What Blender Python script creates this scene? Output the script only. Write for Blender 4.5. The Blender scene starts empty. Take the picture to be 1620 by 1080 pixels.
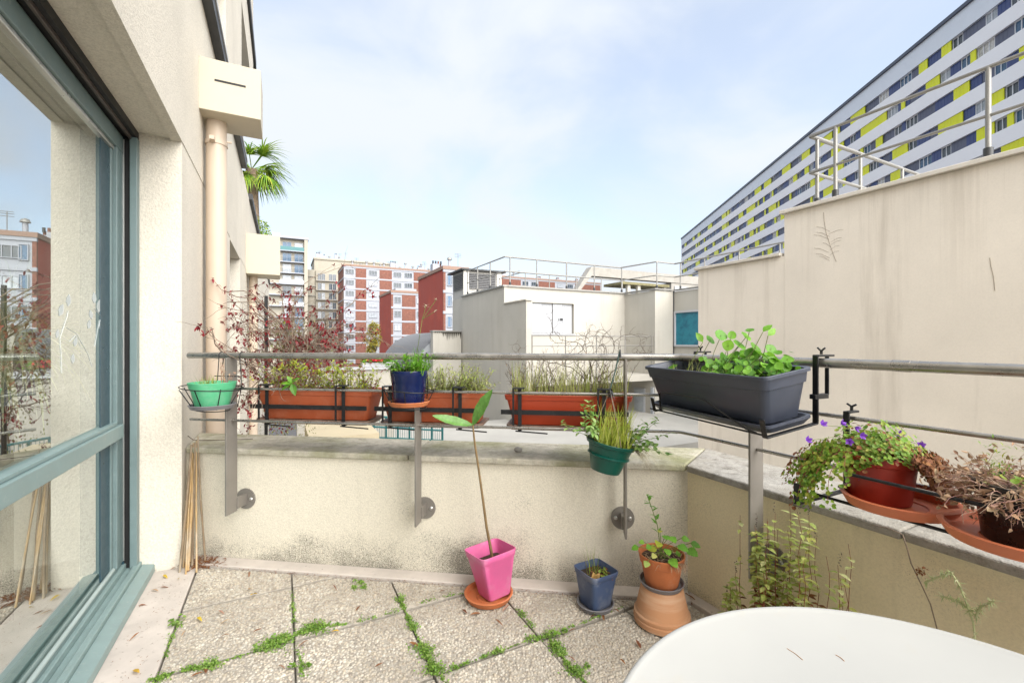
import bpy, bmesh, math, random
from mathutils import Vector, Matrix
R = math.radians
rnd = random.Random(7)
S = bpy.context.scene
COL = S.collection

# ------------------------------------------------------------------ camera
F, H, HV = 710.0, 1.075, 541.0          # focal length in photo pixels, eye height, horizon row
cam = bpy.data.cameras.new('camera'); cam.sensor_width = 36; cam.lens = 36 * F / 1620
cam.shift_y = 1 / 1620; cam.clip_start = 0.02; cam.clip_end = 3000
camo = bpy.data.objects.new('camera', cam); COL.objects.link(camo)
camo.location = (0, 0, H); camo.rotation_euler = (R(90), 0, 0); S.camera = camo

# ------------------------------------------------------------------ sky, sun, exposure
SUN_DIR = Vector((0.46, -0.66, 0.62)).normalized()      # towards the veiled sun, behind and right of the camera
W = bpy.data.worlds.new('World'); S.world = W; W.use_nodes = True
wn, wl = W.node_tree.nodes, W.node_tree.links
for n in list(wn): wn.remove(n)
wo = wn.new('ShaderNodeOutputWorld'); wb = wn.new('ShaderNodeBackground')
sky = wn.new('ShaderNodeTexSky'); sky.sky_type = 'NISHITA'; sky.sun_disc = False
sky.sun_elevation = math.asin(SUN_DIR.z); sky.sun_rotation = math.atan2(SUN_DIR.x, SUN_DIR.y)
sky.air_density = 1.0; sky.dust_density = 1.2; sky.ozone_density = 1.5
wtc = wn.new('ShaderNodeTexCoord'); wmp = wn.new('ShaderNodeMapping'); wmp.inputs['Scale'].default_value = (1, 1, 1.7)
wmp.inputs['Location'].default_value = (0.35, 0.1, 0.0)
wno = wn.new('ShaderNodeTexNoise'); wno.inputs['Scale'].default_value = 2.3; wno.inputs['Detail'].default_value = 6
wno.inputs['Roughness'].default_value = 0.5; wno.inputs['Distortion'].default_value = 0.3
wmr = wn.new('ShaderNodeMapRange'); wmr.inputs['From Min'].default_value = 0.34; wmr.inputs['From Max'].default_value = 0.62
wmr.interpolation_type = 'SMOOTHSTEP'
wmr.inputs['To Min'].default_value = 0.54; wmr.inputs['To Max'].default_value = 1.0
wmx = wn.new('ShaderNodeMix'); wmx.data_type = 'RGBA'
wmx.inputs['B'].default_value = (2.75, 2.92, 3.15, 1)      # bright cloud sheet, in the sky's own units
wl.new(wtc.outputs['Generated'], wmp.inputs['Vector']); wl.new(wmp.outputs[0], wno.inputs['Vector'])
wl.new(wno.outputs['Fac'], wmr.inputs['Value']); wl.new(wmr.outputs[0], wmx.inputs['Factor'])
wl.new(sky.outputs[0], wmx.inputs['A']); wl.new(wmx.outputs['Result'], wb.inputs['Color'])
wb.inputs['Strength'].default_value = 0.05; wl.new(wb.outputs[0], wo.inputs['Surface'])
sun = bpy.data.lights.new('sun', 'SUN'); sun.energy = 1.5; sun.angle = R(80); sun.color = (1.0, 0.965, 0.91)
suno = bpy.data.objects.new('sun', sun); COL.objects.link(suno); suno.location = (20, -20, 40)
suno.rotation_euler = (-SUN_DIR).to_track_quat('-Z', 'Y').to_euler()
S.view_settings.view_transform = 'Standard'; S.view_settings.look = 'None'
S.view_settings.exposure = 2.72; S.view_settings.gamma = 1.0
S.render.engine = 'CYCLES'; S.cycles.use_denoising = True
S.cycles.max_bounces = 8; S.cycles.transparent_max_bounces = 16

# ------------------------------------------------------------------ frames of reference
# (s, t): s runs along the house front away from the camera, t across the terrace, to the right
TH = math.atan(363 / F); CT, SN = math.cos(TH), math.sin(TH)
DD = Vector((-SN, CT, 0)); NN = Vector((CT, SN, 0))
def ST(s, t, z=0.0): return Vector((-SN * s + CT * t, CT * s + SN * t, z))
def t_at(u, s):
    k = (u - 810) / F
    return (SN + CT * k) * s / (CT - SN * k)
def s_at(u, t):
    k = (u - 810) / F
    return (CT - SN * k) * t / (SN + CT * k)
def zst(v, s, t): return H - (v - HV) / F * (CT * s + SN * t)
def P(u, v, z): return Vector(((u - 810) / F * z, z, H - (v - HV) / F * z))
def G(u, v, Z=0.0): return P(u, v, F * (H - Z) / (v - HV))
# (k, d): k along the front parapet to the right, d from its face towards the camera
PA = Vector((-1.488, 2.238, 0)); PE = Vector((0.9909, -0.1349, 0)).normalized(); PM = Vector((PE.y, -PE.x, 0))
def KD(k, d, z=0.0): return PA + PE * k + PM * d + Vector((0, 0, z))
_c0, _c1, _c2 = NN.dot(PA), NN.dot(PE), NN.dot(PM)
def KC(T, d): return (T - _c0 - _c2 * d) / _c1           # k where the line d meets t = T
def k_at(u, d):
    q = (u - 810) / F; b = PA + PM * d
    return (q * b.y - b.x) / (PE.x - q * PE.y)
def toST(p): return DD.dot(p), NN.dot(p)

# ------------------------------------------------------------------ mesh building
class MB:
    def __init__(s): s.v = []; s.f = []; s.m = []; s.mi = 0
    def add(s, vs, fs):
        o = len(s.v); s.v.extend(Vector(a) for a in vs)
        for f in fs: s.f.append([i + o for i in f]); s.m.append(s.mi)
        return s
    def box(s, a0, a1, b0, b1, c0, c1, fr=None):
        fr = fr or (lambda x, y, z: Vector((x, y, z)))
        vs = [fr(a, b, c) for c in (c0, c1) for a, b in ((a0, b0), (a1, b0), (a1, b1), (a0, b1))]
        return s.add(vs, [(0, 3, 2, 1), (4, 5, 6, 7), (0, 1, 5, 4), (1, 2, 6, 5), (2, 3, 7, 6), (3, 0, 4, 7)])
    def prism(s, poly, z0, z1):
        n = len(poly); vs = [(p[0], p[1], z0) for p in poly] + [(p[0], p[1], z1) for p in poly]
        return s.add(vs, [tuple(range(n))[::-1], tuple(range(n, 2 * n))] + [(i, (i + 1) % n, n + (i + 1) % n, n + i) for i in range(n)])
    def tube(s, pts, r, n=6, caps=True):
        pts = [Vector(p) for p in pts]; m = len(pts)
        rs = r if isinstance(r, (list, tuple)) else [r] * m
        vs = []; fs = []; up = None
        for i, p in enumerate(pts):
            d = (pts[min(i + 1, m - 1)] - pts[max(i - 1, 0)])
            d = d.normalized() if d.length > 1e-9 else Vector((0, 0, 1))
            if up is None: up = Vector((0, 0, 1)) if abs(d.z) < .9 else Vector((1, 0, 0))
            a = (up - d * up.dot(d))
            a = a.normalized() if a.length > 1e-6 else d.orthogonal().normalized()
            up = a; b = d.cross(a)
            if 0 < i < m - 1:
                c = (p - pts[i - 1]).normalized().dot((pts[i + 1] - p).normalized()); k = 1 / max(.6, math.sqrt(max(.1, (1 + c) / 2)))
            else: k = 1
            for j in range(n):
                t = 2 * math.pi * j / n; vs.append(p + (a * math.cos(t) + b * math.sin(t)) * rs[i] * k)
        for i in range(m - 1):
            for j in range(n): fs.append((i * n + j, i * n + (j + 1) % n, (i + 1) * n + (j + 1) % n, (i + 1) * n + j))
        if caps: fs += [tuple(range(n))[::-1], tuple(range((m - 1) * n, m * n))]
        return s.add(vs, fs)
    def lathe(s, prof, n=32, mat=None, p=2.0, rot=0.0, close=True):
        mat = mat or Matrix(); vs = []; fs = []
        for r, z in prof:
            for j in range(n):
                t = 2 * math.pi * j / n; c, q = math.cos(t), math.sin(t)
                k = 1 / (abs(c) ** p + abs(q) ** p) ** (1 / p) if p != 2 else 1
                x, y = c * k * r, q * k * r
                vs.append(mat @ Vector((x * math.cos(rot) - y * math.sin(rot), x * math.sin(rot) + y * math.cos(rot), z)))
        for i in range(len(prof) - 1):
            for j in range(n): fs.append((i * n + j, i * n + (j + 1) % n, (i + 1) * n + (j + 1) % n, (i + 1) * n + j))
        if close: fs += [tuple(range(n))[::-1], tuple(range((len(prof) - 1) * n, len(prof) * n))]
        return s.add(vs, fs)

WL = {}
def props(o, label=None, cat=None, group=None, kind=None):
    for k, x in (('label', label), ('category', cat), ('group', group), ('kind', kind)):
        if x: o[k] = x
    return o
def thing(name, loc, label, cat, group=None):
    o = bpy.data.objects.new(name, None); COL.objects.link(o); o.empty_display_size = .05
    o.location = loc; WL[o] = Vector(loc); return props(o, label, cat, group)
def build(mb, name, mats, parent=None, label=None, cat=None, group=None, kind=None, smooth=None, bevel=0, seg=2, fix=True):
    mats = mats if isinstance(mats, (list, tuple)) else [mats]
    xs = [v.x for v in mb.v]; ys = [v.y for v in mb.v]; zs = [v.z for v in mb.v]
    org = Vector(((min(xs) + max(xs)) / 2, (min(ys) + max(ys)) / 2, min(zs)))
    me = bpy.data.meshes.new(name); me.from_pydata([v - org for v in mb.v], [], mb.f)
    for m in mats: me.materials.append(m)
    if len(mats) > 1: me.polygons.foreach_set('material_index', mb.m)
    if fix:
        bm = bmesh.new(); bm.from_mesh(me); bmesh.ops.recalc_face_normals(bm, faces=bm.faces); bm.to_mesh(me); bm.free()
    if smooth is not None:
        me.polygons.foreach_set('use_smooth', [True] * len(me.polygons)); me.set_sharp_from_angle(angle=R(smooth))
    me.update()
    o = bpy.data.objects.new(name, me); COL.objects.link(o)
    if parent: o.parent = parent; o.location = org - WL[parent]
    else: o.location = org
    WL[o] = org
    if bevel:
        b = o.modifiers.new('bevel', 'BEVEL'); b.width = bevel; b.segments = seg; b.limit_method = 'ANGLE'; b.angle_limit = R(40)
    return props(o, label, cat, group, kind)
def inst(src, name, loc, parent=None, rot=None, scale=None, mat=None):
    """another object on the same mesh data, at a world place"""
    o = bpy.data.objects.new(name, src.data if hasattr(src, 'data') else src); COL.objects.link(o)
    loc = Vector(loc); WL[o] = loc
    if parent: o.parent = parent; o.location = loc - WL[parent]
    else: o.location = loc
    if rot is not None:
        if isinstance(rot, Matrix): o.rotation_euler = rot.to_euler()
        else: o.rotation_euler = rot
    if scale is not None: o.scale = (scale, scale, scale) if not isinstance(scale, (tuple, list, Vector)) else scale
    return o
def stbox(s0, s1, t0, t1, z0, z1, mb=None): return (mb or MB()).box(s0, s1, t0, t1, z0, z1, ST)
def kdbox(k0, k1, d0, d1, z0, z1, mb=None): return (mb or MB()).box(k0, k1, d0, d1, z0, z1, KD)

# ------------------------------------------------------------------ materials
def newmat(name):
    m = bpy.data.materials.new(name); m.use_nodes = True
    nt = m.node_tree; return m, nt.nodes, nt.links, nt.nodes['Principled BSDF']
def c4(c): return (c[0], c[1], c[2], 1)
def noise(N, L, co, scale, detail=4, rough=.55, stretch=None, dist=0):
    n = N.new('ShaderNodeTexNoise'); n.inputs['Scale'].default_value = scale; n.inputs['Detail'].default_value = detail
    n.inputs['Roughness'].default_value = rough; n.inputs['Distortion'].default_value = dist
    if stretch:
        mp = N.new('ShaderNodeMapping'); mp.inputs['Scale'].default_value = stretch; L.new(co, mp.inputs['Vector']); co = mp.outputs[0]
    L.new(co, n.inputs['Vector']); return n.outputs['Fac']
def mrange(N, L, x, a, b, c=0.0, d=1.0):
    n = N.new('ShaderNodeMapRange'); n.inputs['From Min'].default_value = a; n.inputs['From Max'].default_value = b
    n.inputs['To Min'].default_value = c; n.inputs['To Max'].default_value = d; L.new(x, n.inputs['Value']); return n.outputs[0]
def mixc(N, L, f, a, b):
    n = N.new('ShaderNodeMix'); n.data_type = 'RGBA'
    for k, x in (('Factor', f), ('A', a), ('B', b)):
        if isinstance(x, (tuple, list)): n.inputs[k].default_value = c4(x)
        elif isinstance(x, (int, float)): n.inputs[k].default_value = x
        else: L.new(x, n.inputs[k])
    return n.outputs['Result']
def math2(N, L, op, a, b):
    n = N.new('ShaderNodeMath'); n.operation = op
    for i, x in enumerate((a, b)):
        if isinstance(x, (int, float)): n.inputs[i].default_value = x
        else: L.new(x, n.inputs[i])
    return n.outputs[0]
def bumpn(N, L, bs, h, strength, dist):
    b = N.new('ShaderNodeBump'); b.inputs['Strength'].default_value = strength; b.inputs['Distance'].default_value = dist
    L.new(h, b.inputs['Height']); L.new(b.outputs[0], bs.inputs['Normal'])
def pm(name, col, rough=.6, metal=0, var=.12, vs=6, bump=0, bs=150, bd=.002, c2=None, s2=3, lo=.52, hi=.66, amt=1.0, stretch2=None, spec=.5, rvar=.1):
    """one flat colour with grain, and if asked stains of a second colour and fine relief"""
    m, N, L, B = newmat(name); co = N.new('ShaderNodeTexCoord').outputs['Object']
    f = noise(N, L, co, vs, 5, .6)
    c = mixc(N, L, mrange(N, L, f, .25, .75), tuple(x * (1 - var) for x in col), tuple(min(1, x * (1 + var)) for x in col))
    if c2 is not None:
        g = noise(N, L, co, s2, 7, .65, stretch2); c = mixc(N, L, mrange(N, L, g, lo, hi, 0, amt), c, c2)
    L.new(c, B.inputs['Base Color'])
    L.new(mrange(N, L, f, .3, .7, max(0, rough - rvar), min(1, rough + rvar)), B.inputs['Roughness'])
    B.inputs['Metallic'].default_value = metal; B.inputs['Specular IOR Level'].default_value = spec
    if bump: bumpn(N, L, B, noise(N, L, co, bs, 3, .6), bump, bd)
    return m
def stucco(name, col, dirt=(.10, .09, .06), streak=.25, mould=0.0, scale=1.0, bump=.6, patch=.5, bsc=160, bd=.0025, top=.22, runs=()):
    """rendered wall: sand grain, faint run-off streaks and, low down, black mould specks"""
    m, N, L, B = newmat(name); co = N.new('ShaderNodeTexCoord').outputs['Object']
    geo = N.new('ShaderNodeNewGeometry'); pos = geo.outputs['Position']
    f = noise(N, L, pos, 1.6 * scale, 5, .6); g = noise(N, L, pos, 5 * scale, 6, .7, (1, 1, .09))
    c = mixc(N, L, mrange(N, L, f, .3, .7), tuple(x * .90 for x in col), tuple(min(1, x * 1.05) for x in col))
    c = mixc(N, L, mrange(N, L, g, .55, .8, 0, streak), c, dirt)
    fine = noise(N, L, pos, bsc * .9, 3, .7)
    c = mixc(N, L, mrange(N, L, fine, .35, .58, patch * .45, 0), c, tuple(x * .55 for x in col))
    for zt in runs:
        sp2 = N.new('ShaderNodeSeparateXYZ'); L.new(pos, sp2.inputs[0])
        fall = mrange(N, L, sp2.outputs['Z'], zt - 1.5, zt, 0, 1); above = mrange(N, L, sp2.outputs['Z'], zt + .01, zt, 0, 1)
        st_ = noise(N, L, pos, 3.2, 6, .75, (1, 1, .03)); k_ = math2(N, L, 'MULTIPLY', math2(N, L, 'MULTIPLY', fall, above), mrange(N, L, st_, .52, .74, 0, .42))
        c = mixc(N, L, k_, c, dirt)
    if mould:
        sep = N.new('ShaderNodeSeparateXYZ'); L.new(pos, sep.inputs[0])
        hz = mrange(N, L, sep.outputs['Z'], 0.0, top, .22, -.02); big = noise(N, L, pos, 3.2, 4, .6)
        th = math2(N, L, 'ADD', hz, mrange(N, L, big, .35, .7, -.1, .14))
        sp = noise(N, L, pos, 260, 4, .75); d = math2(N, L, 'ADD', sp, th)
        c = mixc(N, L, mrange(N, L, d, .62, .80, 0, mould), c, (.060, .056, .044))
    L.new(c, B.inputs['Base Color']); B.inputs['Roughness'].default_value = .92; B.inputs['Specular IOR Level'].default_value = .2
    h = math2(N, L, 'ADD', noise(N, L, pos, bsc, 4, .65), math2(N, L, 'MULTIPLY', noise(N, L, pos, 12, 3), .5))
    bumpn(N, L, B, h, bump, bd); return m
def leafm(name, pal, rough=.5, transl=.35, vein=False):
    """leaves: every leaf takes one colour of the palette"""
    m, N, L, B = newmat(name); geo = N.new('ShaderNodeNewGeometry'); oi = N.new('ShaderNodeObjectInfo')
    x = math2(N, L, 'FRACT', math2(N, L, 'ADD', geo.outputs['Random Per Island'], oi.outputs['Random']), 0)
    cr = N.new('ShaderNodeValToRGB'); e = cr.color_ramp.elements
    while len(e) < len(pal): e.new(.5)
    for i, c in enumerate(pal): e[i].position = i / max(1, len(pal) - 1); e[i].color = c4(c)
    L.new(x, cr.inputs[0])
    co = N.new('ShaderNodeTexCoord').outputs['Object']; f = noise(N, L, co, 90, 3)
    dk = N.new('ShaderNodeMix'); dk.data_type = 'RGBA'; dk.blend_type = 'MULTIPLY'; dk.inputs['Factor'].default_value = 1
    L.new(cr.outputs[0], dk.inputs['A'])
    gr = N.new('ShaderNodeCombineColor'); v = mrange(N, L, f, .3, .7, .75, 1.15)
    for i in range(3): L.new(v, gr.inputs[i])
    L.new(gr.outputs[0], dk.inputs['B'])
    L.new(dk.outputs['Result'], B.inputs['Base Color']); B.inputs['Roughness'].default_value = rough
    tr = N.new('ShaderNodeBsdfTranslucent'); L.new(dk.outputs['Result'], tr.inputs['Color'])
    mx = N.new('ShaderNodeMixShader'); mx.inputs[0].default_value = transl
    out = N['Material Output']; L.new(B.outputs[0], mx.inputs[1]); L.new(tr.outputs[0], mx.inputs[2]); L.new(mx.outputs[0], out.inputs['Surface'])
    return m

M_wall = stucco('render_cream', (.72, .67, .575), mould=0, streak=.10, patch=.9, bump=1.0, bsc=120, bd=.003)
M_parapet = stucco('render_parapet', (.72, .67, .555), mould=.8, streak=.16, patch=.8, top=.26, bump=.9)
M_tan = stucco('render_tan', (.75, .69, .61), dirt=(.26, .21, .16), streak=.42, patch=.2, runs=(2.93,), scale=.5, bump=.35, bsc=60, bd=.004)
M_cream = stucco('render_pale', (.43, .41, .365), dirt=(.28, .25, .20), streak=.4, runs=(2.98, 1.5), patch=.1, scale=.4, bump=.2, bsc=40, bd=.004)
def coping_mat(name, col, moss, dark, sm, md):
    m, N, L, B = newmat(name); pos = N.new('ShaderNodeNewGeometry').outputs['Position']
    f = noise(N, L, pos, 26, 6, .7); g = noise(N, L, pos, 3.0, 6, .65); h = noise(N, L, pos, 75, 4, .75); k = noise(N, L, pos, 14, 5, .7, (1, 1, 1))
    c = mixc(N, L, mrange(N, L, f, .3, .7), tuple(x * .68 for x in col), tuple(x * 1.18 for x in col))
    c = mixc(N, L, mrange(N, L, g, .42, .66, 0, sm), c, moss); c = mixc(N, L, mrange(N, L, k, .54, .70, 0, md), c, dark); c = mixc(N, L, mrange(N, L, h, .60, .74, 0, .6), c, tuple(x * .35 for x in col))
    L.new(c, B.inputs['Base Color']); B.inputs['Roughness'].default_value = .95; B.inputs['Specular IOR Level'].default_value = .15
    bumpn(N, L, B, math2(N, L, 'ADD', f, h), 1.0, .006); return m
M_coping = coping_mat('coping_stone', (.50, .465, .385), (.22, .225, .10), (.17, .15, .11), .8, .5)
M_copingR = coping_mat('coping_stone_grey', (.38, .36, .325), (.30, .27, .21), (.13, .115, .095), .5, .75)
M_conc = pm('concrete_pale', (.53, .475, .425), .92, var=.14, vs=9, bump=.5, bs=140, c2=(.16, .13, .10), s2=46, lo=.62, hi=.72, amt=.7)
M_cement = pm('tile_cement', (.36, .325, .275), .95, var=.35, vs=40, bump=.6, bs=180)
M_steel = pm('rail_steel', (.40, .38, .35), .30, metal=.85, var=.16, vs=22, bump=.05, bs=300, c2=(.16, .15, .13), s2=9, lo=.55, hi=.75, amt=.2)
M_post = pm('post_steel', (.23, .212, .188), .5, metal=.35, var=.12, vs=9, c2=(.15, .135, .115), s2=7, lo=.5, hi=.7, amt=.4)
M_galv = pm('galvanised', (.25, .242, .225), .45, metal=.35, var=.1, vs=12)
M_black = pm('black_metal', (.012, .012, .013), .42, metal=.2, var=.3, vs=30, c2=(.09, .085, .08), s2=60, lo=.58, hi=.75, amt=.5)
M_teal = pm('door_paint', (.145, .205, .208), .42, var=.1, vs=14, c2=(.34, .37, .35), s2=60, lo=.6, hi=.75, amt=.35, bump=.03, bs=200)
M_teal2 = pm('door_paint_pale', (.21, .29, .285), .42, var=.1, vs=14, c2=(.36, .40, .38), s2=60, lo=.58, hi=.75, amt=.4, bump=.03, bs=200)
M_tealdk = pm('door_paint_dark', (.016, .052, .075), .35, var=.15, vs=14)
M_seal = pm('rubber_seal', (.006, .006, .007), .6, var=.3)
M_alu = pm('track_aluminium', (.55, .55, .53), .35, metal=.8, var=.1, vs=30)
M_box = pm('painted_sheet', (.53, .475, .365), .5, var=.05, vs=3, c2=(.40, .34, .22), s2=2, lo=.6, hi=.8, amt=.3)
M_pipe = pm('painted_pipe', (.56, .46, .36), .5, var=.05, vs=3)
M_flash = pm('dark_flashing', (.03, .031, .033), .5, var=.2)
M_wood_soil = pm('soil', (.045, .028, .017), .95, var=.5, vs=60, bump=1, bs=120, bd=.006)
# ================================================================== THE SETTING
gm = MB(); gm.add([(-900, -500, -12), (900, -500, -12), (900, 2000, -12), (-900, 2000, -12)], [(0, 1, 2, 3)])
build(gm, 'ground', pm('asphalt', (.07, .07, .072), .95, var=.3, vs=.4), kind='structure', fix=False)

# ---------------------------------------------------------- own house front
TF, TU = -.43, -.427                                   # render face below and above the lintel joint
hf = thing('house_front', ST(4.2, -.6, -12), 'cream rendered house front along the left with door opening and flashing', 'building')
def hw(s0, s1, t1, z0, z1, name='wall', t0=-.80, m=None): return build(stbox(s0, s1, t0, t1, z0, z1), name, m or M_wall, hf)
hw(-6, -1.6, TF, -12, 2.032)
hw(2.635, 4.83, TF, -12, 2.032); hw(5.92, 6.95, TF, -12, 2.032); hw(6.95, 18, TF, -12, 2.032)
hw(4.83, 5.92, TF, -12, .1)
lint = MB(); stbox(-6, 2.635, -.80, -.472, 2.041, 3.12, lint)
build(lint, 'lintel', M_wall, hf)
hw(-6, 2.635, TU, 2.032, 3.12, 'lintel_face', t0=-.472)
hw(2.635, 4.83, TU, 2.0335, 3.12, 'upper_wall'); hw(4.83, 5.92, TU, 2.012, 3.12, 'upper_wall'); hw(5.92, 18, TU, 2.0335, 3.12, 'upper_wall')
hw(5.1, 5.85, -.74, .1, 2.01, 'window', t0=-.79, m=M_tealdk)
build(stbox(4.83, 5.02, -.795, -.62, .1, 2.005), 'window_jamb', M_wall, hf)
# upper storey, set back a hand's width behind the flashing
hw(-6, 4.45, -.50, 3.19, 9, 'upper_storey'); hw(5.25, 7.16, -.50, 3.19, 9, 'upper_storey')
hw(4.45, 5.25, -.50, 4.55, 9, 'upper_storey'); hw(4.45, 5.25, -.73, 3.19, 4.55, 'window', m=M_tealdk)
hw(7.16, 9.9, -.50, 5.75, 9, 'upper_storey'); hw(7.1, 10.2, -.46, 6.45, 6.62, 'roof_flashing', t0=-.52, m=M_flash)
hw(-6, 6.1, -.37, 3.10, 3.175, 'flashing', t0=-.80, m=M_flash); hw(-6, 6.08, -.362, 3.172, 3.195, 'flashing_edge', t0=-.80, m=M_alu)
hw(7.4, 18, -.385, 3.11, 3.19, 'flashing', t0=-.80, m=M_flash)

# ---------------------------------------------------------- downpipes with hopper boxes
def downpipe(sc, s0, w, z0, z1, r, dp, label, slot=True):
    o = thing('downpipe', ST(sc, TF + .07, -12), label, 'downpipe')
    # sheet box: front, back, sides, bottom
    build(stbox(s0, s0 + dp, TF + .002, TF + w, z0, z1), 'hopper_box', M_box, o, bevel=.003)
    if slot:
        def fr(a, b, c): return ST(s0 - .0015 + a, TF + w * (.25 + .5 * b), z0 + (z1 - z0) * .60 + c)
        build(MB().box(0, .003, 0, 1, -.006, .006, fr), 'overflow_slot', M_seal, o)
    pp = MB().tube([ST(sc, TF + .07, -12), ST(sc, TF + .07, z0 + .01)], r, 28)
    build(pp, 'pipe', M_pipe, o, smooth=40)
    for zc in ((z0 - .13, -.35) if slot else (z0 - .25,)):
        cl = MB().lathe([(r + .001, -.013), (r + .005, -.012), (r + .005, .012), (r + .001, .013)], 28, Matrix.Translation(ST(sc, TF + .07, zc)))
        stbox(sc - r - .05, sc - r + .0, TF + .045, TF + .07, zc - .011, zc + .011, cl)
        cl.tube([ST(sc - r - .006, TF + .13, zc), ST(sc - r - .006, TF + .155, zc)], .006, 8)
        build(cl, 'clamp', M_pipe, o, smooth=40)
    return o
downpipe(3.27, 3.105, .313, 2.415, 2.715, .055, .30, 'tall beige downpipe under slotted hopper box, nearest the camera')
downpipe(7.15, 6.85, .40, 1.98, 2.51, .055, .5, 'smaller far downpipe under plain cream hopper box', slot=False)

# ---------------------------------------------------------- sliding glass door
def glassmat(name, ior, tint):
    m, N, L, B = newmat(name); N.remove(B); out = N['Material Output']
    g_ = N.new('ShaderNodeNewGeometry'); fr = N.new('ShaderNodeMapRange'); L.new(g_.outputs['Backfacing'], fr.inputs['Value'])
    fr.inputs['To Min'].default_value = ior; fr.inputs['To Max'].default_value = .04          # the coating sits on the outer face
    tr = N.new('ShaderNodeBsdfTransparent'); tr.inputs['Color'].default_value = c4(tint)
    gl = N.new('ShaderNodeBsdfGlossy'); gl.inputs['Roughness'].default_value = .004; gl.inputs['Color'].default_value = (.93, .97, .96, 1)
    mx = N.new('ShaderNodeMixShader'); L.new(fr.outputs[0], mx.inputs[0]); L.new(tr.outputs[0], mx.inputs[1]); L.new(gl.outputs[0], mx.inputs[2])
    L.new(mx.outputs[0], out.inputs['Surface']); return m
M_glass = glassmat('coated_glass', .58, (.92, .95, .94))
dr = thing('sliding_door', ST(1.0, -.64, 0), 'teal metal sliding glass door with a wide middle rail', 'door')
def dp_(name, s0, s1, t0, t1, z0, z1, m, bev=.003): return build(stbox(s0, s1, t0, t1, z0, z1), name, m, dr, bevel=bev)
D0 = -1.59
dp_('head_frame', D0, 2.634, -.79, -.592, 2.006, 2.040, M_seal, 0)
dp_('head_guide', D0, 2.60, -.619, -.609, 1.992, 2.008, pm('brown_guide', (.11, .09, .08), .4, metal=.5), .001)
DL = .85
dp_('top_rail', DL, 2.60, -.705, -.640, 1.925, 1.998, M_teal)
dp_('top_bead', DL, 2.52, -.700, -.650, 1.909, 1.924, M_alu)
dp_('jamb_frame', 2.592, 2.6345, -.616, -.589, .05, 2.004, M_teal)
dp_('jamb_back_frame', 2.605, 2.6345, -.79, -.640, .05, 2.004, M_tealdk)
dp_('jamb_seal', 2.612, 2.6345, -.639, -.617, .05, 2.004, M_seal, 0)
dp_('stile', 2.518, 2.604, -.705, -.640, .088, 1.924, M_teal)
dp_('stile_bead', 2.493, 2.5175, -.70, -.653, .088, 1.908, M_teal)
dp_('stile', .78, .849, -.705, -.640, .06, 1.998, M_teal)
dp_('frame_reflection', 2.385, 2.492, -.6607, -.6585, .10, 1.905, M_tealdk, 0)  # dark strip before the pane, painting in the frame's reflection
dp_('stile_edge', 2.600, 2.6045, -.6395, -.6365, .09, 1.99, M_alu, 0)
dp_('middle_rail', DL, 2.562, -.702, -.628, .652, .712, M_teal2, .004)
dp_('middle_rail_ledge', DL, 2.556, -.70, -.640, .7125, .727, M_teal2, .003)
dp_('bottom_rail', DL, 2.60, -.705, -.645, .06, .087, M_teal)
build(MB().tube([ST(DL, -.652, .092), ST(2.51, -.652, .092)], .008, 10), 'bottom_bead', pm('pale_bead', (.33, .40, .39), .4), dr, smooth=60)
dp_('glass_pane', DL, 2.505, -.667, -.661, .713, 1.920, M_glass, 0)
dp_('glass_pane', DL, 2.505, -.667, -.661, .085, .655, M_glass, 0)
dp_('track', D0, 2.633, -.662, -.632, 0.0, .072, M_teal2); dp_('track', D0, 2.633, -.632, -.604, 0.0, .050, M_teal2); dp_('track', D0, 2.633, -.604, -.580, 0.0, .062, M_teal2)
sl = MB(); sl.add([ST(D0, -.58, .001), ST(2.665, -.58, .001), ST(2.665, -.532, .001), ST(D0, -.532, .001),
                   ST(D0, -.58, .046), ST(2.65, -.58, .046), ST(2.665, -.533, .036), ST(D0, -.533, .036)],
                  [(0, 3, 2, 1), (4, 5, 6, 7), (0, 1, 5, 4), (1, 2, 6, 5), (2, 3, 7, 6), (3, 0, 4, 7)])
build(sl, 'sill', M_teal2, dr, bevel=.004)
# the room behind the glass
rm = MB(); stbox(-3.5, 2.9, -4.6, -.805, .02, 2.5, rm)
rm.f = [f for i, f in enumerate(rm.f) if i not in (4, 5)]; rm.m = rm.m[:-2]          # open towards the door; end wall left out to let sky light in
build(rm, 'room_interior', pm('room_paint', (.42, .39, .34), .8), kind='structure', fix=False)

# ---------------------------------------------------------- terrace floor
TR = 1.553                                               # inner face of the right-hand parapet
fl = [ST(-4, -.82), ST(-4, TR + .1), KD(KC(TR + .1, -.05), -.05), KD(KC(-.82, -.05), -.05)]
tf = build(MB().prism(fl, -12, -.035), 'terrace_floor', M_cement, kind='structure')
def strip(poly, z, name, m=M_conc, b=.004): return build(MB().prism(poly, -.034, z), name, m, tf, bevel=b)
CV = .083
strip([ST(-4, -.579), ST(-4, -.365), KD(KC(-.365, CV), CV), KD(KC(-.44, CV), CV), ST(2.63, -.44), ST(2.63, -.579)], .001, 'threshold_slab')
strip([KD(KC(-.432, 0), .0), KD(KC(-.432, CV - .003), CV - .003), KD(KC(TR - .05, CV - .003), CV - .003), KD(KC(TR, 0), 0)], .010, 'mortar_skirting')
strip([KD(KC(TR - .053, CV), CV), ST(-4, TR - .05), ST(-4, TR), KD(KC(TR, .004), .004)], .010, 'mortar_skirting')
def clip(poly, p0, nrm):
    out = []
    for i, a in enumerate(poly):
        b = poly[(i + 1) % len(poly)]; da = (a - p0).dot(nrm); db = (b - p0).dot(nrm)
        if da >= 0: out.append(a)
        if da * db < 0: out.append(a + (b - a) * (da / (da - db)))
    return out
TS, T0, S0, GAP = .3985, -.361, 1.802, .0019
tiles = []
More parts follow.
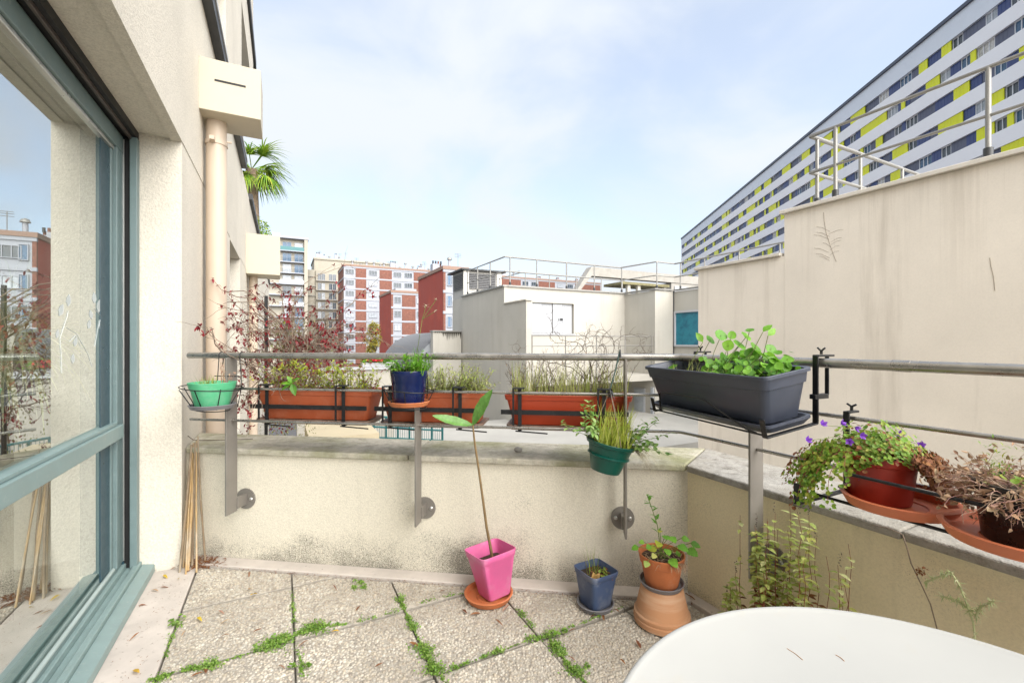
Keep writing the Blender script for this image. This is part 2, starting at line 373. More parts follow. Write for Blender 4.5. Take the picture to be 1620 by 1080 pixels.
for i in range(0, 5):
    for j in range(-13, 5):
        t0 = T0 + TS * i; s0 = S0 + TS * j
        g1, g2, g3, g4 = (GAP * (1 + rnd.random() * .9) for _ in range(4))
        g1 *= 2.2; g4 *= 2.2
        po = [ST(s0 + g1, t0 + g2), ST(s0 + g1, t0 + TS - g3), ST(s0 + TS - g4, t0 + TS - g3), ST(s0 + TS - g4, t0 + g2)]
        po = clip(po, KD(0, CV + .004), PM); po = clip(po, ST(0, TR - .058), -NN) if po else po
        if len(po) < 3: continue
        ar = abs(sum(a.x * b.y - a.y * b.x for a, b in zip(po, po[1:] + po[:1]))) / 2
        if ar < .002: continue
        z = rnd.uniform(-.006, .0); tiles.append((po, z))
        build(MB().prism(po, -.034, z), 'paving_tile', M_cement, tf, bevel=.0015, seg=1)
# washed pebbles bedded in the tiles: one low dome each
def pebble_mat():
    m = leafm('pebbles', [(0.573, 0.510, 0.416), (0.649, 0.598, 0.500), (0.466, 0.403, 0.321), (0.658, 0.641, 0.569), (0.535, 0.468, 0.374), (0.634, 0.548, 0.428), (0.658, 0.632, 0.562), (0.343, 0.299, 0.243), (0.604, 0.548, 0.462), (0.649, 0.594, 0.500), (0.282, 0.253, 0.217), (0.573, 0.494, 0.385), (0.658, 0.625, 0.524)], .72, 0.0)
    N, L = m.node_tree.nodes, m.node_tree.links; B = N['Principled BSDF']; src = B.inputs['Base Color'].links[0].from_socket
    pos = N.new('ShaderNodeNewGeometry').outputs['Position']; f = noise(N, L, pos, 2.4, 5, .6)
    c = mixc(N, L, mrange(N, L, f, .36, .66, .68, .06), src, (.23, .19, .14)); L.new(c, B.inputs['Base Color'])
    return m
pv = []; pf = []
sp = .0102
for po, z in tiles:
    st = [toST(p) for p in po]
    smin = min(a for a, b in st); smax = max(a for a, b in st); tmin = min(b for a, b in st); tmax = max(b for a, b in st)
    if smax < .9: continue
    edges = []
    for i, a in enumerate(po):
        b = po[(i + 1) % len(po)]; e = (b - a)
        if e.length < 1e-6: continue
        e.normalize(); nn = Vector((-e.y, e.x, 0)); cen = sum(po, Vector()) / len(po)
        if nn.dot(cen - a) < 0: nn = -nn
        edges.append((a.x, a.y, nn.x, nn.y))
    a = smin
    row = 0
    while a < smax:
        b = tmin + (sp / 2 if row % 2 else 0)
        while b < tmax:
            p = ST(a + rnd.uniform(-.0046, .0046), b + rnd.uniform(-.0046, .0046)); r = rnd.uniform(.0038, .0072) * (1.3 if rnd.random() < .06 else 1)
            if all((p.x - ex) * nx + (p.y - ey) * ny > r * .8 for ex, ey, nx, ny in edges):
                o = len(pv); an = rnd.uniform(0, 6.28); el = rnd.uniform(.65, 1.0); h = r * rnd.uniform(.45, .85); ca, sa = math.cos(an), math.sin(an)
                zz = z - .0006
                for rr, hh, nn_ in ((1, 0, 6), (.74, .68, 6)):
                    for q in range(nn_):
                        th = q * math.pi / 3; x = math.cos(th) * r * rr; y = math.sin(th) * r * el * rr
                        pv.append((p.x + x * ca - y * sa, p.y + x * sa + y * ca, zz + h * hh))
                pv.append((p.x, p.y, zz + h))
                for q in range(6):
                    n2 = (q + 1) % 6; pf.append((o + q, o + n2, o + 6 + n2, o + 6 + q)); pf.append((o + 6 + q, o + 6 + n2, o + 12))
            b += sp
        a += sp * .87; row += 1
pb = MB(); pb.v = [Vector(v) for v in pv]; pb.f = pf; pb.m = [0] * len(pf)
build(pb, 'pebbles', pebble_mat(), tf, kind='stuff', fix=False, smooth=70)

# ---------------------------------------------------------- low parapet with stone coping
ZC0, ZC1, WD = .524, .553, .27
pp = thing('parapet', KD(1.2, -.13, -.6), 'low cream rendered parapet round the terrace with weathered stone coping', 'wall')
build(MB().prism([KD(KC(-.44, 0), 0), KD(KC(TR, 0), 0), KD(KC(TR + WD, -WD), -WD), KD(KC(-.44, -WD), -WD)], -12, ZC0), 'wall', M_parapet, pp)
M_parapetR = stucco('render_parapet_side', (.84, .74, .51), mould=.5, streak=.3, patch=.5, top=.12)
build(MB().prism([KD(KC(TR, 0), 0), ST(-4, TR), ST(-4, TR + WD), KD(KC(TR + WD, -WD), -WD)], -12, ZC0), 'wall', M_parapetR, pp)
OV, OB = .026, .035
def cop(poly, m): return build(MB().prism(poly, ZC0 + .0005, ZC1), 'coping_slab', m, pp, bevel=.006)
kk = [KC(-.428, OV), 1.02, KC(TR - OV, OV)]; kb = [KC(-.428, -WD - OB), 1.02, KC(TR + WD + OB, -WD - OB)]
cop([KD(kk[0], OV), KD(kk[1] - .002, OV), KD(kk[1] - .002, -WD - OB), KD(kb[0], -WD - OB)], M_coping)
cop([KD(kk[1] + .002, OV), KD(kk[2] - .003, OV), KD(kb[2] - .003, -WD - OB), KD(kk[1] + .002, -WD - OB)], M_coping)
sc_ = toST(KD(kk[2], OV))[0]; sb_ = toST(KD(kb[2], -WD - OB))[0]
cop([ST(sc_ - .004, TR - OV), ST(.62, TR - OV), ST(.62, TR + WD + OB), ST(sb_ - .004, TR + WD + OB)], M_copingR)
cop([ST(.615, TR - OV), ST(-1.2, TR - OV), ST(-1.2, TR + WD + OB), ST(.615, TR + WD + OB)], M_copingR)
cop([ST(-1.205, TR - OV), ST(-4, TR - OV), ST(-4, TR + WD + OB), ST(-1.205, TR + WD + OB)], M_copingR)

# ---------------------------------------------------------- steel guard rail
RD = .10; ZR = 1.012
rl = thing('guard_rail', KD(1.2, RD, .27), 'brushed steel tube guard rail on flat posts above the parapet', 'railing')
KX = KC(TR - RD, RD); CX = KD(KX, RD)
def bent(z, r, name, k0, n=16, s1=-4.0):
    c = CX + Vector((0, 0, z)); a = KD(k0, RD, z); s0 = toST(CX)[0]
    pts = [a, KD(KX - .035, RD, z), KD(KX - .008, RD, z) + ST(-.004, 0), ST(s0 - .01, TR - RD, z) - PE * .003, ST(s0 - .04, TR - RD, z), ST(s1, TR - RD, z)]
    return build(MB().tube(pts, r, n), name, M_steel, rl, smooth=50)
bent(ZR, .0145, 'handrail', -.042, 24)
bent(.857, .0062, 'middle_rod', -.035); bent(.707, .0062, 'lower_rod', -.035)
for s_ in (.585, -.6):
    build(MB().tube([ST(s_ + .02, TR - RD, ZR), ST(s_ - .02, TR - RD, ZR)], .0156, 24), 'handrail_sleeve', M_steel, rl, smooth=50)
def rpost(fr, zb=.268):
    """fr(a, d, z): a along the wall, d off it"""
    build(MB().box(-.004, .004, .065, .135, zb, ZR - .010, fr), 'post', M_post, rl, bevel=.001, seg=1)
    c = fr(0, .003, .306); ax = (fr(0, 1, 0) - fr(0, 0, 0)).normalized()
    pl = MB().tube([c - ax * .003, c + ax * .004], .05, 32)
    plo = build(pl, 'wall_plate', M_post, rl, smooth=40)
    build(MB().box(-.010, .010, .008, .07, .28, .332, fr), 'standoff', M_post, rl, bevel=.001, seg=1)
    for a in (-.03, .03):
        q = fr(a, .005, .306)
        build(MB().lathe([(.009, 0), (.009, .004), (.005, .008)], 10, Matrix.Translation(q) @ ax.to_track_quat('Z', 'Y').to_matrix().to_4x4()), 'bolt', M_alu, plo, smooth=40)
for k in (.18, 1.0946, 1.9915): rpost(lambda a, d, z, k=k: KD(k + a, d, z))
for s_ in (.995, .09, -.82, -1.73): rpost(lambda a, d, z, s_=s_: ST(s_ - a, TR - d, z))
# ================================================================== NEIGHBOURING AND FAR BUILDINGS
def railing(name, path, z0, h, label, step=1.45, mids=(.5,), r=.022, foot=True, group=None):
    """tubular roof railing along a list of (s, t) corners"""
    p0 = ST(path[0][0], path[0][1], z0); o = thing(name, p0, label, 'railing', group)
    pts = [ST(a, b, 0) for a, b in path]
    for q in (1.0,) + tuple(mids):
        build(MB().tube([p + Vector((0, 0, z0 + h * q)) for p in pts], r if q == 1 else r * .85, 8), 'top_rail' if q == 1 else 'middle_rail', M_galv, o, smooth=60)
    for a, b in zip(pts[:-1], pts[1:]):
        L_ = (b - a).length; n = max(1, round(L_ / step))
        for i in range(n + (1 if b is pts[-1] else 0)):
            q = a + (b - a) * (min(max(i / n, .04), .97))
            build(MB().tube([q + Vector((0, 0, z0)), q + Vector((0, 0, z0 + h))], r * 1.15, 8), 'post', M_galv, o, smooth=60)
            if foot: build(MB().tube([q + Vector((0, 0, z0)), q + Vector((0, 0, z0 + .13))], r * 1.9, 8), 'post_foot', M_flash, o, smooth=60)
    return o

# ---------------------------------------------------------- blank tan wall to the right
tw = thing('blank_wall_building', ST(2, 8.5, -12), 'big blank tan rendered wall with a stepped top on the right', 'building')
build(stbox(-8, 4.01, 6.5, 11, -12, 2.93), 'tall_wall', M_tan, tw)
build(stbox(4.012, 5.53, 6.502, 11, -12, 2.33), 'low_wall', stucco('render_tan_low', (.75, .69, .61), dirt=(.26, .21, .16), streak=.42, patch=.2, runs=(2.33,), scale=.5, bump=.35, bsc=60, bd=.004), tw)
build(stbox(-8, 4.05, 6.44, 11.05, 2.932, 2.985), 'wall_coping', pm('cap_pale', (.60, .56, .50), .8), tw, bevel=.008)
build(stbox(4.052, 5.58, 6.45, 11.05, 2.332, 2.38), 'wall_coping', pm('cap_pale2', (.55, .51, .45), .8), tw, bevel=.008)
M_stain = pm('black_stain', (.05, .045, .035), .9); M_creep = pm('creeper_trace', (.30, .25, .20), .9, var=.4, vs=20)
def crack(u, v, pts, w=1):
    return [P(u, v, 1)]
for (u0, v0, pth) in ((1303, 336, [(0, 0), (1, 14), (4, 32), (9, 48), (14, 62), (20, 78)]), (1566, 408, [(0, 0), (2, 14), (6, 30), (8, 52)])):
    mb = MB()
    for (a, b), (c, d) in zip(pth[:-1], pth[1:]):
        def pt(x, y): s_ = s_at(u0 + x, 6.5); return ST(s_, 6.4985, zst(v0 + y, s_, 6.5))
        mb.tube([pt(a, b), pt(c, d)], .0025, 5)
    for k in range(12):
        y = 30 + k * 4.2; x = 10 + rnd.uniform(-2, 2); l = rnd.uniform(10, 30) * rnd.choice((-1, 1))
        if u0 < 1400: mb.tube([pt(x, y), pt(x + l * .6, y - 6), pt(x + l, y - 7)], .0013, 4)
    build(mb, 'dead_creeper', M_creep, tw)
railing('roof_railing', [(-8.23, 6.6), (3.37, 6.6), (3.70, 6.6), (3.70, 10.5)], 2.98, .98, 'pale tubular railing on top of the tall blank tan wall', 1.45, (.48,), .021)

# ---------------------------------------------------------- cream block opposite
cb = thing('cream_apartment_block', ST(15, 10, -12), 'cream apartment block opposite with shuttered window and flat roof', 'building')
Z1 = 2.98
def cbx(s0, s1, t0, t1, z0, z1, name='wall', m=None, bev=0): return build(stbox(s0, s1, t0, t1, z0, z1), name, m or M_cream, cb, bevel=bev)
cbx(13.98, 19.45, 6.9, 20, -12, Z1 - .02); cbx(12.2, 13.98, 12.1, 20, -12, Z1 - .021); cbx(5.6, 12.2, 13.05, 20, -12, Z1 - .022)
cbx(13.83, 17.86, 6.77, 6.898, -12, Z1)                                   # flank
w0, w1 = t_at(842, 13.83), t_at(908, 13.83)
cbx(13.83, 13.978, 6.90, w0, -12, Z1); cbx(13.83, 13.978, w1, 12.1, -12, Z1)
cbx(13.83, 13.978, w0, w1, 2.49, Z1); cbx(13.83, 13.978, w0, w1, -.9, 1.38); cbx(13.83, 13.978, w0, w1, -12, -2.4)

M_shut = pm('white_shutter', (.385, .395, .415), .5, var=.04, c2=(.50, .47, .40), s2=9, lo=.6, hi=.8, amt=.3, stretch2=(1, 1, .2))
nsh = 4; wsh = (w1 - w0 - .02) / nsh
for i in range(nsh):
    a = w0 + .01 + i * wsh; so = .03 * (i % 2)
    sh = cbx(13.90 + so, 13.935 + so, a + .012, a + wsh - .012, 1.395, 2.475, 'shutter', M_shut, .006)
    for q in range(1, 4): build(stbox(13.893 + so, 13.90 + so, a + wsh * q / 4 - .012, a + wsh * q / 4 + .012, 1.42, 2.45), 'batten', M_shut, sh)
ta = t_at(887.5, 13.9)
lab = MB(); stbox(13.885, 13.892, ta - .05, ta + .055, 1.86, 1.955, lab); stbox(13.885, 13.891, ta - .115, ta - .09, 1.85, 1.945, lab); stbox(13.885, 13.891, ta + .065, ta + .085, 1.87, 1.94, lab)
build(lab, 'shutter_emblem', M_flash, cb)
cbx(13.78, 13.90, w0 - .06, w1 + .06, 1.33, 1.379, 'window_sill', M_shut, .01)
# privacy wing and balcony
cbx(12.27, 13.829, 6.77, 6.95, -12, 2.37, 'wing_wall'); cbx(12.22, 13.828, 6.73, 6.99, 2.372, 2.42, 'wing_coping', pm('cap_grey', (.42, .39, .34), .8), .01)
cbx(12.22, 13.829, 6.952, 12.098, -.32, -.10, 'balcony_slab'); 
for z in (1.28, .95, .62): build(MB().tube([ST(12.3, 6.95, z), ST(12.3, 12.1, z)], .016, 6), 'balcony_bar', M_galv, cb, smooth=60)
for i in range(5):
    t_ = 7.0 + i * 1.26; build(MB().tube([ST(12.3, t_, -.1), ST(12.3, t_, 1.28)], .02, 6), 'balcony_post', M_galv, cb, smooth=60)
# roof edge caps
for a in ((13.79, 17.9, 6.71, 6.93), (13.77, 13.99, 6.9, 12.06), (12.14, 13.95, 12.04, 12.2), (12.14, 12.3, 12.2, 13.0), (5.6, 12.15, 12.99, 13.15)):
    cbx(a[0], a[1], a[2], a[3], Z1 + .002 + rnd.random() * .003, Z1 + .055 + rnd.random() * .004, 'roof_edge', M_galv)
cbx(12.19, 12.20, 13.0, 13.05, -12, Z1, 'rainwater_joint', M_flash)
# teal blinds in the return
M_blind = pm('teal_blind', (.008, .165, .225), .45, var=.1, vs=3, c2=(.004, .10, .16), s2=3, lo=.45, hi=.6)
for zb, zt in ((.98, 2.15), (-1.80, -.62)):
    a0, a1 = s_at(1103, 13.05), s_at(1070, 13.05)
    w = cbx(a0 - .6, a1, 13.035, 13.049, zb, zt, 'window_blind', M_blind)
    for s0, s1, z0, z1 in ((a1, a1 + .06, zb - .06, zt + .06), (a0 - .66, a1, zt, zt + .07), (a0 - .66, a1, zb - .07, zb)):
        build(stbox(s0, s1, 12.98, 13.048, z0, z1), 'window_frame', M_shut, w)
M_pane = pm('far_pane', (.05, .065, .08), .12, var=.3, vs=1.5)
M_pane2 = pm('far_pane_pale', (.34, .37, .40), .2, var=.3, vs=2.5)
for u0, u1, v0, v1 in ((1004, 1021, 612, 668), (1030, 1035, 612, 668)):
    a0, a1 = s_at(u1, 12.1), s_at(u0, 12.1); zt = zst(v0, a1, 12.1); zb = zst(v1 + 10, a1, 12.1)
    w = cbx(a0, a1, 12.06, 12.099, zb, zt, 'window', M_shut); build(stbox(a0 + .06, a1 - .06, 12.045, 12.058, zb + .06, zt - .06), 'pane', M_pane2, w)
for u0, u1 in ((965, 985),):
    a0, a1 = t_at(u0, 13.83), t_at(u1, 13.83); w = cbx(13.80, 13.829, a0, a1, -3.8, -2.0, 'window', pm('brown_frame', (.25, .10, .05), .6)); build(stbox(13.785, 13.798, a0 + .1, a1 - .02, -3.7, -2.05), 'pane', M_pane2, w)
railing('roof_railing', [(17.6, 6.85), (13.95, 6.85), (13.95, 11.98), (12.3, 12.25), (12.3, 13.2), (5.6, 13.2)], Z1 + .05, 1.0, 'galvanised guard railing round the cream block\'s flat roof edge', 1.35, (.5,), .021)
railing('roof_railing', [(17.3, 8.2), (15.3, 8.2), (15.3, 13.4)], Z1 + .0, .78, 'lower inner railing standing back on the cream block\'s roof', 1.4, (), .017, foot=False)
# louvred plant box on the roof
lb = thing('louvred_roof_box', ST(18.6, 7.7, Z1), 'louvred plant enclosure with flat roof on the cream block', 'roof box')
build(stbox(17.95, 19.4, 6.9, 8.6, Z1 - .02, 4.12), 'body', pm('box_grey', (.36, .35, .33), .8), lb)
build(stbox(17.75, 19.6, 6.7, 8.8, 4.122, 4.20), 'roof', M_flash, lb, bevel=.02)
M_louv = pm('louvre_grey', (.12, .12, .125), .5)
for i in range(9):
    z = 3.42 + i * .073
    def fr(a, b, c, z=z): return ST(17.945 - .05 * a, 7.1 + 1.25 * b, z + c - .05 * a)
    build(MB().box(0, 1, 0, 1, 0, .018, fr), 'louvre', M_louv, lb)
    def fr2(a, b, c, z=z): return ST(18.1 + 1.2 * b, 6.895 - .05 * a, z + c - .05 * a)
    build(MB().box(0, 1, 0, 1, 0, .018, fr2), 'louvre', M_louv, lb)
for s0, s1, t0, t1 in ((17.88, 17.96, 6.84, 7.08), (17.88, 17.96, 8.4, 8.62)):
    build(stbox(s0, s1, t0, t1, Z1 - .02, 4.12), 'corner_post', pm('box_pale', (.55, .53, .49), .8), lb)

# ---------------------------------------------------------- barrel roof and low end wall
M_zseam = pm('zinc_seam', (.11, .115, .125), .6)
br = thing('barrel_roof_shed', ST(19, 6, -12), 'ribbed grey zinc barrel roof beside the cream block', 'roof')
arc = [(6.86 - 2.2 * math.cos(R(a)), -.7 + 2.2 * math.sin(R(a))) for a in range(0, 91, 6)]
mb = MB(); n = len(arc); vs = [ST(s_, t_, z_) for s_ in (18.3, 25) for t_, z_ in arc] + [ST(s_, 6.86, -12) for s_ in (18.3, 25)] + [ST(s_, arc[0][0], -12) for s_ in (18.3, 25)]
fs = [(i, i + 1, n + i + 1, n + i) for i in range(n - 1)] + [tuple(range(n)) + (2 * n, 2 * n + 2), tuple(range(2 * n - 1, n - 1, -1)) + (2 * n + 3, 2 * n + 1), (0, n, 2 * n + 3, 2 * n + 2)]
mb.add(vs, fs); build(mb, 'zinc_sheet', pm('zinc', (.25, .265, .285), .5, metal=.3, var=.15, vs=3), br, smooth=30)
for k in range(22):
    s_ = 18.4 + k * .3
    build(MB().tube([ST(s_, 6.86 + (t_ - 6.86) * 1.008, -.7 + (z_ + .7) * 1.008) for t_, z_ in arc], .045, 5), 'standing_seam', M_zseam, br, smooth=60)
tE = t_at(685, 17.95)
build(stbox(17.95, 18.28, tE, 6.765, -12, 1.50), 'end_wall', M_cream, br)
jg = MB()
for i in range(14):
    t_ = tE + .05 + i * .085; h = rnd.uniform(.08, .42) if i > 3 else .05
    jg.add([ST(17.947, t_, 1.50), ST(17.947, t_ + .09, 1.50), ST(17.947, t_ + .05, 1.5 - h)], [(0, 1, 2)])
    jg.add([ST(17.944, t_, 1.50), ST(17.944, t_ + .09, 1.50), ST(17.944, t_ + .05, 1.5 - h)], [(2, 1, 0)])
build(jg, 'runoff_stain', M_stain, br)
build(stbox(17.9, 18.32, tE - .03, 6.768, 1.503, 1.56), 'wall_cap', M_galv, br)

# ---------------------------------------------------------- concrete canopy on the roof behind
cc = thing('concrete_canopy', ST(20, 15, Z1), 'weathered concrete roof canopy with columns behind the guard railing', 'canopy')
M_rc = pm('raw_concrete', (.29, .275, .25), .9, var=.15, vs=2, c2=(.22, .20, .17), s2=3, lo=.5, hi=.7, amt=.6)
sC = 21.0
def uv(u, v, s=sC): t_ = t_at(u, s); return t_, zst(v, s, t_)
(ta, za), (tb, zb) = uv(936, 422), uv(1112, 419)
build(MB().box(0, .5, 0, 1, 0, 1, lambda a, b, c: ST(sC + a, ta + (tb - ta) * b, za - .52 + .52 * c)), 'beam', M_rc, cc)
build(MB().add([ST(sC, ta, za), ST(sC, ta, za - .52), ST(sC, ta - 1.1, za - 1.75), ST(sC, ta - 1.25, za - 1.7)] + [ST(sC + .5, ta, za), ST(sC + .5, ta, za - .52), ST(sC + .5, ta - 1.1, za - 1.75), ST(sC + .5, ta - 1.25, za - 1.7)],
      [(0, 1, 2, 3), (4, 7, 6, 5), (0, 4, 5, 1), (1, 5, 6, 2), (2, 6, 7, 3), (3, 7, 4, 0)]), 'sloping_brace', M_rc, cc)
t0_, _ = uv(1063, 440); t1_, _ = uv(1112, 440)
build(stbox(sC + .05, sC + 2, t0_, t1_ + 2, Z1, za - .53), 'wall', M_rc, cc)
build(stbox(sC - .02, sC + .04, t0_ + .25, t1_ - .1, Z1 + .75, za - .75), 'white_panel', M_shut, cc)
t2_, _ = uv(948, 440); build(stbox(sC + 3, sC + 4, t2_ - 1, t0_ + 2, Z1 - .3, Z1 + .75), 'back_wall', M_rc, cc)
for uu in (995, 1011, 1052): 
    tt, _ = uv(uu, 440, 19.5); build(stbox(19.5, 19.68, tt - .09, tt + .11, Z1, 4.3), 'column', M_cream, cc)
tt0, _ = uv(984, 440, 19.4); tt1, _ = uv(1058, 440, 19.4)
build(stbox(19.35, 21, tt0, tt1, 4.302, 4.44), 'trellis_roof', pm('mossy_wood', (.16, .145, .075), .95, var=.4, vs=6, bump=.5, bs=20), cc)

# ---------------------------------------------------------- lower things seen through the rail
build(stbox(8.3, 13.75, 2.2, 13, -12, -1.55), 'lower_terrace', pm('terrace_paint', (.33, .32, .295), .9, var=.12, vs=1), kind='structure')
nb = thing('neighbour_balcony', ST(8.1, 1.1, -12), 'white balcony wall below with flower box on it', 'balcony')
build(stbox(8.0, 8.3, t_at(470, 8), t_at(624, 8), -12, .60), 'wall', M_cream, nb); build(stbox(7.96, 8.34, t_at(470, 8) - .04, t_at(624, 8) + .04, .602, .64), 'coping', M_shut, nb)
build(stbox(5.45, 6.5, .26, 1.02, -12, 0.0), 'garden_wall', stucco('render_ochre', (.50, .43, .30), streak=.2), label='low ochre wall top below the terrace behind first planter', cat='wall')
fn = thing('metal_fence', ST(7.1, 1.4, -12), 'dark teal metal mesh fence on the level below', 'fence')
M_fen = pm('fence_paint', (.012, .095, .10), .4)
fa, fb = t_at(572, 7.0), t_at(700, 7.0); fz = -.02
for i in range(8):
    t_ = fa + (fb - fa) * i / 7; build(MB().tube([ST(7.0, t_, -12), ST(7.0, t_, fz - .18 * i / 7)], .016, 6), 'fence_post', M_fen, fn)
for z in (0, .16, .32, .6): build(MB().tube([ST(7.0, fa, fz - z), ST(7.0, fb, fz - z - .18)], .014, 6), 'fence_rail', M_fen, fn)
for i in range(36):
    t_ = fa + (fb - fa) * (i + .5) / 36; build(MB().tube([ST(7.0, t_, fz - 1.0), ST(7.0, t_, fz - .18 * i / 36)], .003, 4), 'fence_wire', M_fen, fn)

# ---------------------------------------------------------- brick and white blocks far left
M_brick = pm('brick_far', (.17, .07, .05), .9, var=.25, vs=1.2, c2=(.36, .17, .12), s2=6, lo=.5, hi=.7, amt=.7)
M_red = pm('red_render', (.30, .055, .038), .85, var=.06, vs=.3, c2=(.36, .065, .042), s2=.2, lo=.5, hi=.6)
M_white = pm('far_white', (.315, .33, .365), .7, var=.05, vs=.5)
M_ochre = pm('far_cream', (.335, .31, .255), .85, var=.1, vs=.3, c2=(.42, .38, .30), s2=.6, lo=.52, hi=.7, amt=.6, stretch2=(1, 1, .3))
def window_mesh(name, w, h, n, mf, mp, dep=.12):
    """w x h window, n panes; local x along the wall, y into it"""
    mb = MB(); fw = .07
    mb.box(0, w, -.02, dep, 0, fw); mb.box(0, w, -.02, dep, h - fw, h)
    for i in range(n + 1): x = (w - fw) * i / n; mb.box(x, x + fw, -.019, dep, fw, h - fw)
    mb.mi = 1; mb.box(fw * .5, w - fw * .5, .05, .09, fw * .5, h - fw * .5)
    me = bpy.data.meshes.new(name); me.from_pydata(mb.v, [], mb.f); me.materials.append(mf); me.materials.append(mp)
    me.polygons.foreach_set('material_index', mb.m); me.update(); return me
WM = {}
def put_window(parent, s, t, z, w, h, n, mp, name='window'):
    key = (round(w, 1), round(h, 1), n, mp.name)
    if key not in WM: WM[key] = window_mesh('window', key[0], key[1], n, M_white, mp)
    return inst(WM[key], name, ST(s, t, z), parent, (0, 0, TH))
def brick_block(o, s, cols, zt, nf, fh, depth, side, tside):
    """front at s facing us; cols = (t0, t1, kind); bands at each floor wrap the side"""
    tA, tB = cols[0][0], cols[-1][1]
    build(stbox(s + .25, s + depth, tA + .03, tB, -12, zt - .05), 'body', side, o)
    build(stbox(s - .12, s + depth, tA - .1, tB, zt - .05, zt + .42), 'roof_edge', pm('roof_edge', (.26, .17, .13), .8), o)
    for k in range(nf):
        z1 = zt - .05 - k * fh; z0 = z1 - fh
        build(stbox(s - .05, s + .249, tA - .02, tB, z1 - .36, z1 - .001), 'floor_band', M_white, o)
        if tside: build(stbox(s + .25, s + depth - .1, tA - .05, tA + .029, z1 - .36, z1 - .001), 'side_band', M_white, o)
        for t0, t1, kd in cols:
            if kd == 'b': build(stbox(s, s + .248, t0, t1, z0, z1 - .361), 'brick_panel', M_brick, o)
            else:
                build(stbox(s + .06, s + .248, t0 + .002, t1 - .002, z0, z1 - .361), 'white_panel', M_white, o)
                n = max(1, int((t1 - t0) / 2.6)); wv = (t1 - t0) / n
                for i in range(n):
                    w = min(2.0, wv * .74); hh = 1.25 if (k + i) % 3 else (1.0 if k % 2 else 1.25)
                    put_window(o, s - .06, t0 + wv * i + (wv - w) / 2, z0 + .75, w, hh, 3 if w > 1.7 else 2, rnd.choice((M_pane, M_pane, M_pane2)))
def rooftop(o, s, t0, t1, z, n, seed):
    r = random.Random(seed)
    for i in range(n):
        t_ = t0 + (t1 - t0) * (i + r.random() * .8) / n; h = r.uniform(.8, 2.2); w = r.uniform(.5, 1.6); q = s + r.uniform(2, 7)
        if r.random() < .45:
            ch = build(stbox(q, q + 1.2, t_, t_ + w * 1.6, z, z + h), 'chimney_stack', M_white, o)
            for j in range(r.randint(2, 4)):
                build(MB().tube([ST(q + .5, t_ + .2 + j * .4, z + h), ST(q + .5, t_ + .2 + j * .4, z + h + .5)], .13, 8), 'chimney_pot', M_brick if r.random() < .4 else M_flash, ch)
        else:
            v = MB().tube([ST(q, t_, z), ST(q, t_, z + h)], .22, 10)
            vo = build(v, 'roof_vent', M_white, o, smooth=50); build(MB().lathe([(.42, 0), (.3, .3), (.05, .42)], 10, Matrix.Translation(ST(q, t_, z + h))), 'vent_cowl', M_galv, vo, smooth=50)
        if r.random() < .35:
            x = t_ + r.uniform(1, 2); an = MB().tube([ST(q, x, z), ST(q, x, z + 2.6)], .04, 5)
            for zz in (2.1, 2.35, 2.55): an.tube([ST(q, x - .5, z + zz), ST(q, x + .5, z + zz)], .03, 4)
            build(an, 'antenna', M_galv, o)
sB = 116.7
b1 = thing('brick_apartment_block', ST(sB + 6, t_at(600, sB), -12), 'long brick and white apartment block seen above the rail, chimneys on its roof', 'building')
ub = [(544, 'w'), (562.5, 'b'), (579.5, 'w'), (600.5, 'b'), (620, 'w'), (654.5, 'b'), (673, 'w'), (700, 'b'), (725, 'w'), (760, 'b'), (800, 'b'), (824, 'w'), (852, 'b'), (878, 'w'), (910, 'b'), (950, None)]
cols = [(t_at(a, sB), t_at(b, sB), k) for (a, k), (b, _) in zip(ub[:-1], ub[1:])]
zt1 = zst(420, sB, t_at(545, sB))
brick_block(b1, sB, cols, zt1, 9, 2.67, 13, M_brick, True)
rooftop(b1, sB, t_at(560, sB), t_at(690, sB), zt1 + .4, 13, 3)
rooftop(b1, sB, t_at(740, sB), t_at(930, sB), zt1 + .2, 8, 5)
sG = 0
def corner(u, z): return toST(P(u, HV, z))
s2, t2 = corner(619, 88)
b2 = thing('red_gable_block', ST(s2 + 4, t2 + 2, -12), 'smaller block with plain red gable wall, in front of the long brick block', 'building')
zt2 = zst(462, s2, t2)
cols = [(t2, t_at(622, s2), 'b'), (t_at(622, s2), t_at(636, s2), 'w'), (t_at(636, s2), t_at(657.5, s2), 'b'), (t_at(657.5, s2), t_at(672, s2), 'w')]
brick_block(b2, s2, cols, zt2, 5, 2.75, s_at(600, t2) - s2, M_red, False)
build(stbox(s2 + 3, s2 + 9, t2 + 1.5, t_at(665, s2), zt2 + .3, zt2 + 1.2), 'roof_parapet', M_white, b2)
s3, t3 = corner(701.5, 60)
b3 = thing('red_gable_block', ST(s3 + 4, t3 + 2, -12), 'taller red gable wall next to the cream block, blue windows beside it', 'building')
zt3 = zst(425, s3, t3)
M_blue = pm('blue_pane', (.03, .09, .17), .15, var=.3, vs=2)
cols = [(t3, t_at(705, s3), 'b'), (t_at(705, s3), t_at(742, s3), 'w')]
brick_block(b3, s3, cols, zt3, 6, 2.8, s_at(661.5, t3) - s3, M_red, False)
for k in range(6): put_window(b3, s3 - .08, t_at(707.5, s3), zt3 - .05 - (k + 1) * 2.8 + .62, .7, 1.5, 1, M_blue)
rooftop(b3, s3, t3 + .2, t3 + 2.4, zt3 + .4, 3, 9)
